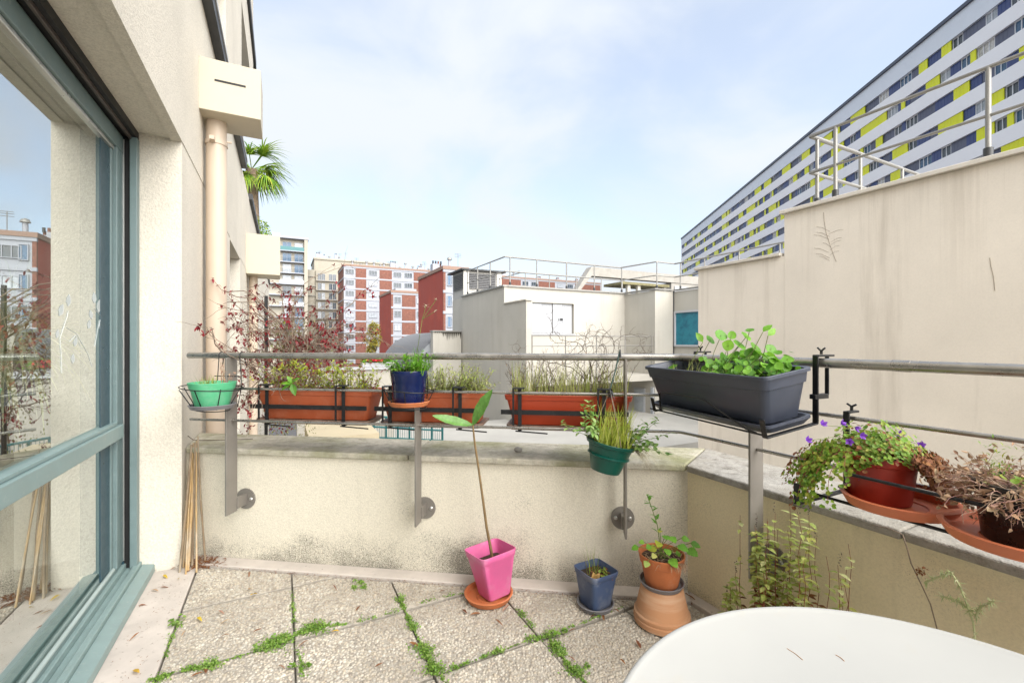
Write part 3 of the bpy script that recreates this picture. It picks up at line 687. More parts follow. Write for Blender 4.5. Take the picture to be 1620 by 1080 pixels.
# pale tower with balconies
s4 = toST(P(460, HV, 113))[0]
tw4 = thing('balcony_tower', ST(s4 + 5, t_at(460, s4), -12), 'tall cream tower with railed balconies, left of the brick block', 'building')
zt4 = zst(378, s4, t_at(470, s4)); a4, b4 = t_at(415, s4), t_at(487, s4)
build(stbox(s4 + 1.2, s4 + 14, a4, b4, -12, zt4), 'body', M_ochre, tw4); build(stbox(s4 - .1, s4 + 1.2, t_at(481.5, s4), b4, -12, zt4), 'side_pier', M_ochre, tw4)
build(stbox(s4 - .2, s4 + 14, a4 - .2, b4 + .2, zt4 + .003, zt4 + .5), 'roof_edge', M_white, tw4); build(stbox(s4 + 4, s4 + 8, t_at(430, s4), t_at(443, s4), zt4 + .5, zt4 + 2.0), 'stair_head', M_white, tw4)
for k in range(9):
    z = zt4 - .25 - (k + 1) * 2.78
    build(stbox(s4 - .1, s4 + 1.199, t_at(425, s4), t_at(481.4, s4), z - .2, z), 'balcony_slab', M_white, tw4)
    pan = build(stbox(s4 - .08, s4 - .02, t_at(442, s4), t_at(481, s4), z + .001, z + .95), 'balcony_panel', (pm('green_panel', (.03, .14, .15), .4) if k == 0 else M_pane2), tw4) if k in (0, 3, 5) else None
    if pan is None:
        for q in range(4): build(MB().tube([ST(s4 - .05, t_at(442, s4), z + .2 + .25 * q), ST(s4 - .05, t_at(481, s4), z + .2 + .25 * q)], .03, 4), 'balcony_bar', M_flash, tw4)
    for uu in (447, 466):
        put_window(tw4, s4 + 1.05, t_at(uu, s4), z + .05, 2.0, 2.2, 2, rnd.choice((M_pane, M_pane2, M_blue)), 'balcony_door')
# old stone block behind
s5 = toST(P(520, HV, 132))[0]
b5 = thing('old_stone_block', ST(s5 + 5, t_at(520, s5), -12), 'pale old stone apartment house between tower and brick block', 'building')
zt5 = zst(410, s5, t_at(500, s5)); a5, c5 = t_at(497, s5), t_at(620, s5)
build(stbox(s5, s5 + 14, a5, c5, -12, zt5), 'wall', M_ochre, b5); build(stbox(s5 - .3, s5 + 14.3, a5 - .2, c5, zt5 + .003, zt5 + .5), 'cornice', M_ochre, b5)
build(stbox(s5 - 1.0, s5 - .003, a5 + .4, c5, -12, zt5 - 3.3), 'front_bay', M_ochre, b5)
tR = t_at(490, s5); build(MB().tube([ST(s5 + 1.5, tR + .5, -12), ST(s5 + 1.5, tR + .5, zt5 - 3.2)], 2.2, 20), 'round_corner_bay', M_ochre, b5, smooth=40)
for k in range(8):
    z = zt5 - 6.2 - k * 2.75
    build(stbox(s5 - 1.6, s5 - 1.003, t_at(500, s5), t_at(540, s5), z - .25, z), 'balcony', M_rc, b5)
    for uu in (502.5, 508.5, 520, 526):
        put_window(b5, s5 - 1.12, t_at(uu, s5), z + .05, .9, 1.9, 2, rnd.choice((M_pane, M_pane2)))
    build(MB().tube([ST(s5 + 1.5, tR + .5, z + .9), ST(s5 + 1.5, tR + .5, z + 1.15)], 2.5, 20), 'bay_ring', M_rc, b5, smooth=40)
rooftop(b5, s5 - 1, a5 + .5, t_at(545, s5), zt5 + .5, 5, 21)

# ---------------------------------------------------------- long white slab with yellow and navy panels
ZA, CX0 = 159.0, .3775 * 159.0
gd = Vector((-.0967, -.9953, 0)); gn = Vector((-.9953, .0967, 0))           # along it towards us; out of its face
SO = Vector((CX0, ZA, 0)); ZTOP = H + 163 / F * ZA; QL = 128.0
def SQ(q, o, z): return SO + gd * q + gn * o + Vector((0, 0, z))
sb = thing('long_slab_block', SQ(64, -7, -12), 'long white apartment slab with rows of yellow and navy window panels', 'building')
M_slab = pm('slab_white', (.88, .87, .88), .6, var=.04, vs=.3); M_slabtop = pm('slab_top', (.70, .74, .80), .5, var=.04, vs=.4)
M_yel = pm('yellow_panel', (.72, .74, .0), .45, var=.06, vs=1.5); M_navy = pm('navy_panel', (.022, .045, .16), .4, var=.2, vs=1.2)
M_slate = pm('slate_panel', (.085, .095, .145), .45, var=.15, vs=1.2)
build(MB().box(0, QL, -13, -.45, -12, ZTOP - .1, SQ), 'body', M_slab, sb)
build(MB().box(-.05, QL, -13.2, .25, ZTOP - .10, ZTOP + .30, SQ), 'roof_edge', pm('roof_navy', (.05, .065, .10), .4), sb)
FH, WH, TOPB = 2.9, 1.28, 2.45
build(MB().box(0, QL, -.319, 0, ZTOP - TOPB, ZTOP - .101, SQ), 'top_band', M_slabtop, sb)
build(MB().box(-.08, .35, -.319, .04, -12, ZTOP - .102, SQ), 'end_pier', M_slab, sb)
units = []
for k in range(9):
    z0 = ZTOP - TOPB - WH - k * FH
    build(MB().box(.36, QL, -.449, 0, z0 - (FH - WH), z0, SQ), 'white_band', M_slab, sb)
    q = .4; r = random.Random(100 + k); last = None
    while q < QL - 4:
        kd = r.choice(('Y', 'Y', 'N', 'S', 'W', 'W', 'W', 'N'))
        if kd == last and kd in 'W': continue
        w = {'Y': r.choice((.65, .65, .65, 1.3, 1.95, 3.2)), 'N': r.choice((.65, 1.3, 1.3)), 'S': r.choice((1.3, 1.3, 1.95, 2.6)), 'W': r.choice((1.3, 1.3, 1.9))}[kd]
        units.append((q, w, z0, kd, k)); q += w; last = kd
M_curt = pm('curtain_pane', (.48, .46, .42), .3, var=.4, vs=3); M_frame = pm('pvc_frame', (.72, .73, .75), .5)
def pan_mesh(w, m, y):
    mb = MB(); mb.box(.015, w - .015, 0, y, 0.01, WH - .01)
    for i in range(1, int(w / .42)): mb.box(i * .42 - .012, i * .42 + .012, -.012, 0, .02, WH - .02)
    me = bpy.data.meshes.new('panel'); me.from_pydata(mb.v, [], mb.f); me.materials.append(m); me.update(); return me
PMs = {}
def unit_mesh(w, kd):
    var = rnd.choice((M_pane, M_pane, M_pane2, M_blue, M_curt)) if kd == 'W' else None
    key = (w, kd, var)
    if key not in PMs:
        PMs[key] = window_mesh('window', w, WH, 2 if w < 1.6 else 3, M_frame, var) if kd == 'W' else pan_mesh(w, {'Y': M_yel, 'N': M_navy, 'S': M_slate}[kd], .08)
    return PMs[key]
rz = math.atan2(gd.y, gd.x)
vis = []
for un in units:
    q, w, z0, kd, k = un; p = SQ(q + w / 2, 0, z0 + .6); u_ = 810 + F * p.x / p.y; v_ = HV - F * (p.z - H) / p.y
    wall_v = 541 - (u_ - 447) * (203 / 793 if u_ > 1240 else 138 / 793)
    seen = v_ < wall_v + 12 and u_ < 1650 and v_ > -25
    vis.append((not seen, p.y, un))
vis.sort(key=lambda a: (a[0], a[1]))
near = [a[2] for a in vis[:300]]; rest = [a[2] for a in vis[300:]]
dpt = {'Y': -.10, 'N': -.22, 'S': -.26, 'W': -.30}
for q, w, z0, kd, k in near:
    # gd runs towards us, so the local y axis points into the wall
    inst(unit_mesh(w, kd), {'Y': 'yellow_panel', 'N': 'navy_panel', 'S': 'slate_panel', 'W': 'window'}[kd], SQ(q, dpt[kd], z0), sb, (0, 0, rz))
mbr = MB(); mi = {'Y': 0, 'N': 1, 'S': 2, 'W': 3}
for q, w, z0, kd, k in rest:
    mbr.mi = mi[kd]; mbr.box(q + .02, q + w - .02, -.44, dpt[kd], z0 + .01, z0 + WH - .01, SQ)
    if kd == 'W': mbr.mi = 4; mbr.box(q + .02, q + .1, -.43, dpt[kd] + .02, z0 + .012, z0 + WH - .012, SQ); mbr.box(q + w / 2 - .04, q + w / 2 + .04, -.43, dpt[kd] + .02, z0 + .012, z0 + WH - .012, SQ)
build(mbr, 'window_panels', [M_yel, M_navy, M_slate, M_pane, M_white], sb, kind='stuff')
# ================================================================== PLANT AND POT HELPERS
UP = Vector((0, 0, 1))
def rdir(r=rnd, zmin=-1, zmax=1):
    a = r.uniform(0, 2 * math.pi); z = r.uniform(zmin, zmax); q = math.sqrt(max(0, 1 - z * z)); return Vector((q * math.cos(a), q * math.sin(a), z))
def leaf(mb, p, d, n, L, W, droop=.25, fold=.2, wide=.45):
    """pointed leaf: folded along the midrib, tip drooping"""
    d = d.normalized(); n = (n - d * n.dot(d)); n = n.normalized() if n.length > 1e-5 else d.orthogonal().normalized(); x = d.cross(n)
    vs = [p]; q = []
    for f, w in ((wide * .55, .72), (wide, 1.0), (.78, .62)):
        c = p + d * L * f - n * L * droop * f * f; e = n * W * fold * w * .5
        q.append((c - x * W * .5 * w + e, c, c + x * W * .5 * w + e))
    for a in q: vs.extend(a)
    vs.append(p + d * L - n * L * droop)
    mb.add(vs, [(0, 2, 1), (0, 3, 2), (1, 2, 5, 4), (2, 3, 6, 5), (4, 5, 8, 7), (5, 6, 9, 8), (7, 8, 10), (8, 9, 10)])
def diamond(mb, p, d, n, L, W, droop=.2):
    d = d.normalized(); n = (n - d * n.dot(d)); n = n.normalized() if n.length > 1e-5 else d.orthogonal().normalized(); x = d.cross(n)
    m = p + d * L * .5 - n * L * droop * .2
    mb.add([p, m - x * W * .5 + n * W * .12, p + d * L - n * L * droop, m + x * W * .5 + n * W * .12, m], [(0, 4, 1), (1, 4, 2), (2, 4, 3), (3, 4, 0)])
def rleaf(mb, c, n, R_, r=rnd, k=9, cup=.18, wav=.08):
    n = n.normalized(); x = n.orthogonal().normalized(); y = n.cross(x); o = r.uniform(0, 6)
    vs = [c - n * R_ * cup]
    for i in range(k):
        a = o + 2 * math.pi * i / k; rr = R_ * (1 + r.uniform(-wav, wav)); vs.append(c + (x * math.cos(a) + y * math.sin(a)) * rr + n * R_ * r.uniform(-.06, .06))
    mb.add(vs, [(0, 1 + i, 1 + (i + 1) % k) for i in range(k)])
def blade(mb, p, d, L, W, bend, seg=4, tw=None):
    d = d.normalized(); side = d.cross(UP); side = side.normalized() if side.length > 1e-4 else Vector((1, 0, 0))
    if tw: side = (side * math.cos(tw) + d.cross(side) * math.sin(tw)).normalized()
    vs = []; q = Vector(p); dd = Vector(d)
    for i in range(seg + 1):
        w = W * .5 * (1 - (i / seg) ** 1.6) + W * .02; vs += [q - side * w, q + side * w]
        q = q + dd * (L / seg); dd = (dd + Vector((0, 0, -bend / seg))).normalized()
    mb.add(vs, [(2 * i, 2 * i + 1, 2 * i + 3, 2 * i + 2) for i in range(seg)])
def curve(p, d, L, n, bend=0.0, jit=.15, r=rnd, grav=0.0):
    pts = [Vector(p)]; d = d.normalized()
    for i in range(n):
        d = (d + Vector((r.uniform(-jit, jit), r.uniform(-jit, jit), r.uniform(-jit, jit) - grav))).normalized(); pts.append(pts[-1] + d * L / n)
    return pts
def taper(n, a, b): return [a + (b - a) * i / (n - 1) for i in range(n)]
def rrect(L, W, r, n=4):
    out = []
    for cx, cy, a0 in ((L / 2 - r, W / 2 - r, 0), (-L / 2 + r, W / 2 - r, 90), (-L / 2 + r, -W / 2 + r, 180), (L / 2 - r, -W / 2 + r, 270)):
        for i in range(n + 1): a = R(a0 + 90 * i / n); out.append((cx + r * math.cos(a), cy + r * math.sin(a)))
    return out
def trough(levels, fr, rc=.02):
    """lofted rounded rectangles; levels = (height, length, width)"""
    mb = MB(); rings = [[fr(x, y, h) for x, y in rrect(L, W, rc)] for h, L, W in levels]; n = len(rings[0]); vs = [p for g in rings for p in g]; fs = []
    for i in range(len(rings) - 1):
        for j in range(n): fs.append((i * n + j, i * n + (j + 1) % n, (i + 1) * n + (j + 1) % n, (i + 1) * n + j))
    fs += [tuple(range(n))[::-1], tuple(range((len(rings) - 1) * n, len(rings) * n))]
    return mb.add(vs, fs)
def slabat(L, W, h0, h1, fr, rc=.015): return trough([(h0, L, W), (h1, L, W)], fr, rc)
def tiltm(c, ax=0.0, ay=0.0, az=0.0): return Matrix.Translation(c) @ Matrix.Rotation(az, 4, 'Z') @ Matrix.Rotation(ax, 4, 'X') @ Matrix.Rotation(ay, 4, 'Y')
def pot(parent, m, c, r0, r1, h, mat=None, rim=.012, lip=.018, n=40, p=2.0, rot=0.0, name='pot', soil=True, soild=.02, th=.005):
    """open pot with a rim band and inner wall; c = centre of its base"""
    T = (mat or Matrix.Translation(c)); f = lambda z: r0 + (r1 - r0) * z / h
    low = h - max(.05, soild + .015)
    prof = [(r0 * .97, 0), (r0, .003), (f(h - lip - .003), h - lip - .003), (f(h - lip) + rim * .45, h - lip), (r1 + rim * .5, h - .0015), (r1 + rim * .4, h), (r1 + rim * .4 - th * .7, h), (f(h - .02) - th * .5, h - .02), (f(low) - th, low)]
    o = build(MB().lathe(prof, n, T, p, rot), name, m, parent, smooth=38)
    if soil:
        mb = MB(); k = f(h - soild) - th; mb.lathe([(k, h - soild - .012), (k, h - soild), (k * .6, h - soild + .006), (k * .2, h - soild + .003)], n, T, p, rot)
        build(mb, 'soil', M_wood_soil, parent, smooth=60)
    return o
def saucer(c, r, m, label, h=.022, mat=None, group=None, name='saucer', rimw=.006, ridge=True):
    T = mat or Matrix.Translation(c)
    o = thing(name, c, label, 'saucer', group)
    prof = [(r * .84, 0), (r * .88, .001), (r * .97, h * .8), (r, h), (r - rimw * .5, h + .002), (r - rimw, h), (r * .86, .006), (r * .5, .005), (r * .48, .008), (r * .46, .005), (.001, .005)]
    build(MB().lathe(prof, 44, T, close=True), 'dish', m, o, smooth=38); return o
M_terra = pm('terracotta', (.47, .145, .05), .7, var=.18, vs=14, bump=.15, bs=120, c2=(.52, .30, .20), s2=9, lo=.58, hi=.74, amt=.4)
M_terra2 = pm('terracotta_pale', (.50, .25, .125), .85, var=.10, vs=4, bump=.15, bs=90, c2=(.58, .38, .25), s2=4, lo=.46, hi=.62, amt=.8, stretch2=(.6, .6, 5))
M_trough = pm('terracotta_plastic', (.38, .085, .030), .55, var=.12, vs=8, c2=(.44, .17, .10), s2=13, lo=.50, hi=.74, amt=.6)
M_troughr = pm('red_plastic', (.40, .052, .018), .45, var=.1, vs=8, c2=(.22, .03, .012), s2=5, lo=.5, hi=.7, amt=.4)
M_green = pm('green_plastic', (.085, .40, .20), .5, var=.12, vs=16, c2=(.26, .46, .32), s2=14, lo=.52, hi=.72, amt=.5)
M_dgreen = pm('dark_green_plastic', (.001, .070, .050), .35, var=.12, vs=12, c2=(.12, .22, .18), s2=40, lo=.6, hi=.8, amt=.35)
M_navyp = pm('navy_glaze', (.005, .013, .065), .22, var=.25, vs=9, c2=(.16, .18, .22), s2=50, lo=.64, hi=.74, amt=.3)
M_anth = pm('anthracite_plastic', (.052, .060, .084), .38, var=.15, vs=15, c2=(.16, .16, .17), s2=80, lo=.66, hi=.76, amt=.4)
M_pink = pm('pink_plastic', (.64, .12, .30), .45, var=.10, vs=14, c2=(.62, .30, .42), s2=11, lo=.52, hi=.72, amt=.55)
M_bluep = pm('slate_blue_plastic', (.055, .085, .165), .45, var=.12, vs=9, c2=(.22, .23, .26), s2=14, lo=.48, hi=.72, amt=.65)
M_grey = pm('grey_plastic', (.17, .165, .175), .45, var=.15, vs=15, c2=(.30, .29, .28), s2=30, lo=.6, hi=.75, amt=.4)
M_redpot = pm('red_pot', (.33, .028, .016), .45, var=.12, vs=9, c2=(.42, .10, .06), s2=20, lo=.6, hi=.75, amt=.4)
M_orange = pm('orange_dish', (.62, .185, .085), .45, var=.12, vs=9, c2=(.48, .10, .045), s2=5, lo=.5, hi=.7, amt=.5)
M_blackp = pm('black_pot', (.012, .010, .011), .3, var=.3, vs=12)
M_browntray = pm('brown_tray', (.17, .105, .075), .6, var=.2, vs=14, c2=(.32, .28, .22), s2=14, lo=.52, hi=.7, amt=.5)
M_stem = pm('green_stem', (.16, .20, .05), .6, var=.2, vs=20); M_twig = pm('grey_twig', (.20, .15, .11), .85, var=.35, vs=25); M_twigdk = pm('dark_twig', (.075, .052, .035), .85, var=.3, vs=25)
M_redst = pm('red_stem', (.22, .07, .035), .7, var=.3, vs=25); M_bark = pm('bark', (.19, .125, .055), .9, var=.35, vs=30, bump=.5, bs=160)
M_cane = pm('bamboo', (.40, .265, .12), .6, var=.3, vs=9, c2=(.50, .42, .32), s2=5, lo=.48, hi=.66, stretch2=(4, 4, .7))
L_fresh = leafm('leaf_fresh', [(.10, .30, .02), (.20, .46, .03), (.075, .22, .02), (.26, .52, .05), (.15, .38, .03)], .45, .4)
L_grass = leafm('leaf_grass', [(.22, .34, .03), (.36, .42, .06), (.14, .26, .03), (.42, .42, .12)], .55, .35)
L_straw = leafm('leaf_straw', [(.50, .48, .16), (.36, .44, .08), (.56, .52, .26), (.28, .38, .06), (.44, .38, .18)], .7, .3)
L_yellow = leafm('leaf_yellow', [(.55, .58, .05), (.42, .50, .05), (.30, .40, .05), (.60, .55, .12)], .55, .4)
L_red = leafm('leaf_red', [(.22, .012, .022), (.32, .02, .03), (.14, .012, .018), (.28, .05, .04)], .5, .25)
L_dry = leafm('leaf_dry', [(.44, .27, .16), (.54, .38, .24), (.28, .16, .09), (.36, .21, .15), (.58, .44, .28)], .8, .2)
L_brown = leafm('leaf_brown', [(.20, .07, .03), (.30, .13, .04), (.14, .05, .03)], .75, .15)
L_mint = leafm('leaf_mint', [(.56, .60, .20), (.44, .54, .12), (.64, .66, .32), (.34, .46, .10), (.66, .62, .20)], .6, .35)
L_camp = leafm('leaf_campanula', [(.15, .31, .02), (.26, .42, .04), (.10, .23, .02), (.36, .42, .06), (.20, .36, .03), (.44, .42, .07), (.16, .32, .03)], .55, .3)
L_viol = leafm('petal_violet', [(.22, .06, .52), (.30, .10, .60)], .6, .3)
L_tiny = leafm('leaf_weed', [(.17, .34, .04), (.26, .44, .06), (.10, .22, .03), (.36, .48, .12), (.20, .36, .05)], .55, .35)

def stemy(mb, p, d, L, r, n=5, jit=.14, grav=0.0, sides=5, rr=rnd):
    pts = curve(p, d, L, n, jit=jit, grav=grav, r=rr); mb.tube(pts, taper(len(pts), r, r * .45), sides, caps=False); return pts
def along(pts, f):
    x = f * (len(pts) - 1); i = min(int(x), len(pts) - 2); return pts[i].lerp(pts[i + 1], x - i), (pts[i + 1] - pts[i]).normalized()

# ================================================================== THINGS ON THE RAIL
def wire_holder(c, rb, rt, zb, zt, label, r=.0021):
    """round wire basket that hooks over the handrail"""
    o = thing('pot_holder', Vector((c.x, c.y, zb)), label, 'pot holder', 'wire pot holders on the handrail')
    ring = lambda rad, z, tl=0: [Vector((c.x + rad * math.cos(a), c.y + rad * math.sin(a), z + tl * math.cos(a))) for a in [2 * math.pi * i / 28 for i in range(29)]]
    build(MB().tube(ring(rt, zt, -.010), r, 6), 'upper_ring', M_black, o, smooth=60); build(MB().tube(ring(rb, zb, -.006), r, 6), 'lower_ring', M_black, o, smooth=60)
    for i in range(5):
        a = math.pi * (1.0 + i * .25) + .05
        build(MB().tube([Vector((c.x + rt * math.cos(a), c.y + rt * math.sin(a), zt)), Vector((c.x + rb * 1.02 * math.cos(a), c.y + rb * 1.02 * math.sin(a), zb + .004)), Vector((c.x, c.y, zb - .002))], r, 6), 'strut', M_black, o, smooth=60)
    k0 = PE.dot(c - PA); dc = PM.dot(c - PA)
    for sgn in (-1, 1):
        kk_ = k0 + sgn * rt * .52
        pts = [KD(kk_ , dc - rt * .6, zb), KD(kk_, dc - rt * .82, zt)] + [KD(kk_ - sgn * .01, RD + .0165 * math.cos(a), ZR + .0165 * math.sin(a)) for a in [R(x) for x in (-20, 20, 60, 100, 140, 180, 220)]] + [KD(kk_, RD - .018, ZR - .05)]
        build(MB().tube(pts, r, 6), 'hook', M_black, o, smooth=60)
    zz = zt + .045; build(MB().tube([KD(k0 - rt * .52, dc - rt * .70, zz), KD(k0 + rt * .52, dc - rt * .70, zz)], r, 6), 'cross_wire', M_black, o)
    return o
# light green pot at the left end
c = KD(k_at(336, .215), .215, .792)
wire_holder(c, .068, .122, .776, .872, 'black wire pot holder at the left end of the handrail')
saucer(c - Vector((0, 0, .012)), .092, M_grey, 'grey saucer under the light green pot', h=.018)
g = thing('potted_plant', c, 'light green pot with a small grass tuft, left end of rail', 'potted plant')
pot(g, M_green, c, .066, .089, .105, lip=.03, rim=.008)
mb = MB(); q = c + Vector((-.025, 0, .09))
for i in range(60): blade(mb, q + Vector((rnd.uniform(-.03, .03), rnd.uniform(-.03, .03), -.01)), rdir(zmin=.75), rnd.uniform(.03, .07), .0028, rnd.uniform(.1, .5), 3)
build(mb, 'grass_tuft', L_grass, g, kind='stuff', fix=False)
mb = MB()
for i in range(10):
    pts = stemy(mb, c + Vector((.045 + rnd.uniform(-.02, .02), rnd.uniform(-.02, .02), .085)), Vector((.05, 0, 1)) + rdir() * .3, rnd.uniform(.05, .11), .0012)
    for f in (.5, .7, .9): diamond(mb, along(pts, f)[0], rdir(), UP, .014, .006)
build(mb, 'dead_stems', L_dry, g, kind='stuff', fix=False)
# navy pot
c = KD(k_at(647, .20), .20, .822)
wire_holder(c, .072, .105, .803, .875, 'black wire pot holder round the navy pot at the middle post')
saucer(c - Vector((0, 0, .014)), .087, M_terra, 'terracotta saucer under the navy pot on the rail', h=.018)
g = thing('potted_plant', c, 'navy blue pot of fresh green herbs hanging at the middle post', 'potted plant')
pot(g, M_navyp, c, .064, .076, .134, lip=.022, rim=.004)
mb = MB(); st = MB()
for i in range(55):
    p0 = c + Vector((rnd.uniform(-.058, .05), rnd.uniform(-.05, .05), .115)); pts = stemy(st, p0, Vector((p0.x - c.x, p0.y - c.y, .09)) + rdir() * .03, rnd.uniform(.04, .10), .0011)
    for f in (.35, .5, .65, .8, 1.0):
        for _ in range(2): leaf(mb, along(pts, f)[0], rdir(zmin=-.1, zmax=.9), UP, rnd.uniform(.014, .026), rnd.uniform(.007, .014), .3)
for i in range(90):
    p0 = c + Vector((rnd.uniform(.0, .068), rnd.uniform(-.05, .05), .115)); blade(mb, p0, Vector((.35, -.1, 1)) + rdir() * .45, rnd.uniform(.06, .13), .0032, rnd.uniform(.1, .9))
build(mb, 'foliage', L_fresh, g, kind='stuff', fix=False); build(st, 'stems', M_stem, g, kind='stuff', fix=False)
mb = MB(); st = MB()
for u, v in ((674, 484), (690, 474), (689, 492)):                       # spent daisy heads on a tall stalk
    p = P(u, v, c.y - .02); st.tube([c + Vector((.02, 0, .12)), P(664, 530, c.y), P(668, 505, c.y), p], .0012, 5)
    for i in range(10): diamond(mb, p, rdir(zmin=-.3, zmax=.8), UP, .019 if u == 674 else .011, .005)
build(st, 'flower_stalk', M_stem, g, kind='stuff', fix=False); build(mb, 'faded_flower', leafm('petal_pale', [(.72, .66, .52), (.60, .50, .36)], .7, .3), g, kind='stuff', fix=False)
for u, v in ((668, 515), (640, 528), (612, 540)):
    pass
# dark green hanging pot
cz = .562; c = KD(k_at(957, .19), .19, cz); T = tiltm(c, 0, R(12), 0)
g = thing('hanging_pot', c, 'dark green hanging pot spilling straw-coloured grass, tied below the rail', 'potted plant')
pot(g, M_dgreen, c, .058, .092, .118, T, rim=.016, lip=.014)
build(MB().lathe([(.080, .060), (.0835, .062), (.0835, .066), (.081, .068)], 40, T), 'pot_band', M_dgreen, g, smooth=40)
hk = P(981, 553, (KD(k_at(981, RD), RD)).y - .004); kn = P(965, 617, c.y + .02)
for w_ in ((hk, kn), (kn, T @ Vector((-.085, .02, .118))), (kn, T @ Vector((.02, -.085, .118))), (kn, T @ Vector((.06, .06, .118)))):
    build(MB().tube([w_[0], w_[0].lerp(w_[1], .5) + Vector((.002, 0, 0)), w_[1]], .0028 if w_[0] is hk else .0016, 6), 'cord', pm('cord', (.02, .05, .04), .7) if w_[0] is hk else M_twig, g)
lp = [hk + Vector((0, -.0, 0)), KD(k_at(981, RD), RD + .02, ZR + .0), KD(k_at(981, RD), RD, ZR + .021), KD(k_at(981, RD), RD - .02, ZR), kn.lerp(hk, .6)]
build(MB().tube(lp, .0028, 6), 'cord_loop', M_black, g)
mb = MB()
for i in range(26): blade(mb, kn + rdir() * .008, Vector((0, 0, -1)) + rdir() * .7, rnd.uniform(.02, .06), .004, .2, 2)
build(mb, 'cord_knot', M_black, g, kind='stuff', fix=False)
mb = MB()
for i in range(230):
    p0 = T @ Vector((rnd.uniform(-.06, .075), rnd.uniform(-.07, .06), .105)); blade(mb, p0, Vector((rnd.uniform(-.25, .55), rnd.uniform(-.5, .3), 1)), rnd.uniform(.07, .19), .0046, rnd.uniform(.2, 1.1))
build(mb, 'grass', leafm('leaf_lime', [(.52, .56, .08), (.40, .52, .06), (.60, .58, .18), (.32, .46, .05)], .55, .35), g, kind='stuff', fix=False)
mb = MB(); st = MB()
for i in range(26):
    right = i < 15; p0 = T @ Vector((.06 if right else -.05, rnd.uniform(-.06, .05), .11))
    d = Vector((.9, -.1, .45)) if right else Vector((-.55, -.1, .75)); pts = stemy(st, p0, d + rdir() * .5, rnd.uniform(.08, .19), .0012, 6, .25)
    for f in (.4, .55, .7, .85, 1):
        for _ in range(2): leaf(mb, along(pts, f)[0], rdir(zmin=-.4, zmax=.8), UP, rnd.uniform(.018, .032), rnd.uniform(.012, .020), .3)
build(mb, 'foliage', leafm('leaf_clover', [(.18, .40, .06), (.28, .48, .12), (.40, .54, .20), (.14, .32, .05)], .55, .35), g, kind='stuff', fix=False); build(st, 'stems', M_stem, g, kind='stuff', fix=False)
mb = MB()
for i in range(120):
    p0 = T @ Vector((.085, rnd.uniform(-.06, .04), .11)); blade(mb, p0, Vector((.8, -.2, .1)) + rdir() * .6, rnd.uniform(.05, .14), .0022, rnd.uniform(.8, 2.2), 5)
build(mb, 'dry_tendrils', leafm('leaf_dry_pale', [(.50, .42, .28), (.60, .55, .40), (.34, .26, .15)], .8, .2), g, kind='stuff', fix=False)
mb = MB()
for u, v in ((930, 651), (936, 660)):
    for i in range(9): diamond(mb, P(u, v, c.y - .02), rdir(zmin=-.2), UP, .010, .006)
build(mb, 'orange_flower', leafm('petal_orange', [(.75, .30, .01), (.80, .45, .02)], .6, .3), g, kind='stuff', fix=False)

# ---------------------------------------------------------- terracotta troughs clipped outside the rail
def planter_st(u0, u1, d1, wd, zb, zr, m, label, lab2):
    k0, k1 = k_at(u0, d1), k_at(u1, d1); L_ = k1 - k0; km = (k0 + k1) / 2; dm = d1 - wd / 2; h = zr - zb
    fr = lambda x, y, z: KD(km + x, dm - y, zb + z)
    o = thing('planter', KD(km, dm, zb), label, 'planter')
    build(trough([(0, L_ - .075, wd - .06), (.004, L_ - .07, wd - .055), (h - .022, L_ - .022, wd - .02), (h - .020, L_ - .008, wd - .008), (h, L_, wd), (h + .003, L_ - .004, wd - .004), (h + .001, L_ - .014, wd - .014), (h - .05, L_ - .04, wd - .035)], fr, .018), 'trough', m, o, smooth=35)
    build(slabat(L_ - .045, wd - .04, h - .03, h - .018, fr), 'soil', M_wood_soil, o)
    tr = thing('planter_tray', KD(km, dm, zb - .016), lab2, 'tray', 'trays under the terracotta planters')
    build(trough([(-.020, L_ - .05, wd - .02), (-.003, L_ - .02, wd + .012), (.003, L_ - .02, wd + .012), (.002, L_ - .035, wd - .004), (-.010, L_ - .06, wd - .03)], fr, .02), 'dish', M_browntray, tr, smooth=35)
    bk = thing('planter_bracket', KD(km, RD, zb), 'black steel bracket holding ' + lab2.split(' under ')[1], 'bracket', 'black planter brackets')
    zb2 = zb + h * .45
    build(kdbox(k0 - .012 - km + km, k1 - .02, d1 + .002, d1 + .007, zb2 - .010, zb2 + .010), 'cross_bar', M_black, bk)
    for kx in (k0 + L_ * .13, k0 + L_ * .78):
        build(kdbox(kx - .008, kx + .008, d1 + .0075, d1 + .011, zb - .02, .872), 'upright', M_black, bk)
        build(kdbox(kx - .030, kx - .022, RD + .010, RD + .014, zb + .005, .874), 'hook_bar', M_black, bk)
        build(kdbox(kx - .030, kx + .02, d1 - .01, RD + .014, .8745, .879), 'hook_top', M_black, bk)
        build(MB().tube([KD(kx, d1 + .01, zb - .02), KD(kx, d1 - wd, zb - .022), KD(kx + .015, d1 - wd, zb - .022)], .0035, 6), 'support_wire', M_black, bk)
        build(MB().tube([KD(kx - .02, d1, zb - .024), KD(kx + .12, d1 + .01, zb - .030)], .003, 6), 'support_wire', M_black, bk)
    return o, k0, k1, dm, zr
p1, ka, kb_, dm1, zr1 = planter_st(401, 587, .082, .17, .713, .848, M_trough, 'terracotta planter of red and yellow shrubs behind the green pot', 'brown tray under the leftmost terracotta planter')
p2, kc_, kd_, dm2, zr2 = planter_st(597, 767, .082, .17, .713, .848, M_trough, 'terracotta planter of thin weeds behind the navy pot', 'brown tray under the terracotta planter behind navy pot')
p3, ke_, kf_, dm3, zr3 = planter_st(797, 1002, .082, .17, .713, .843, M_troughr, 'redder planter of tall dead grass behind the dark green pot', 'brown tray under the redder planter on the right')
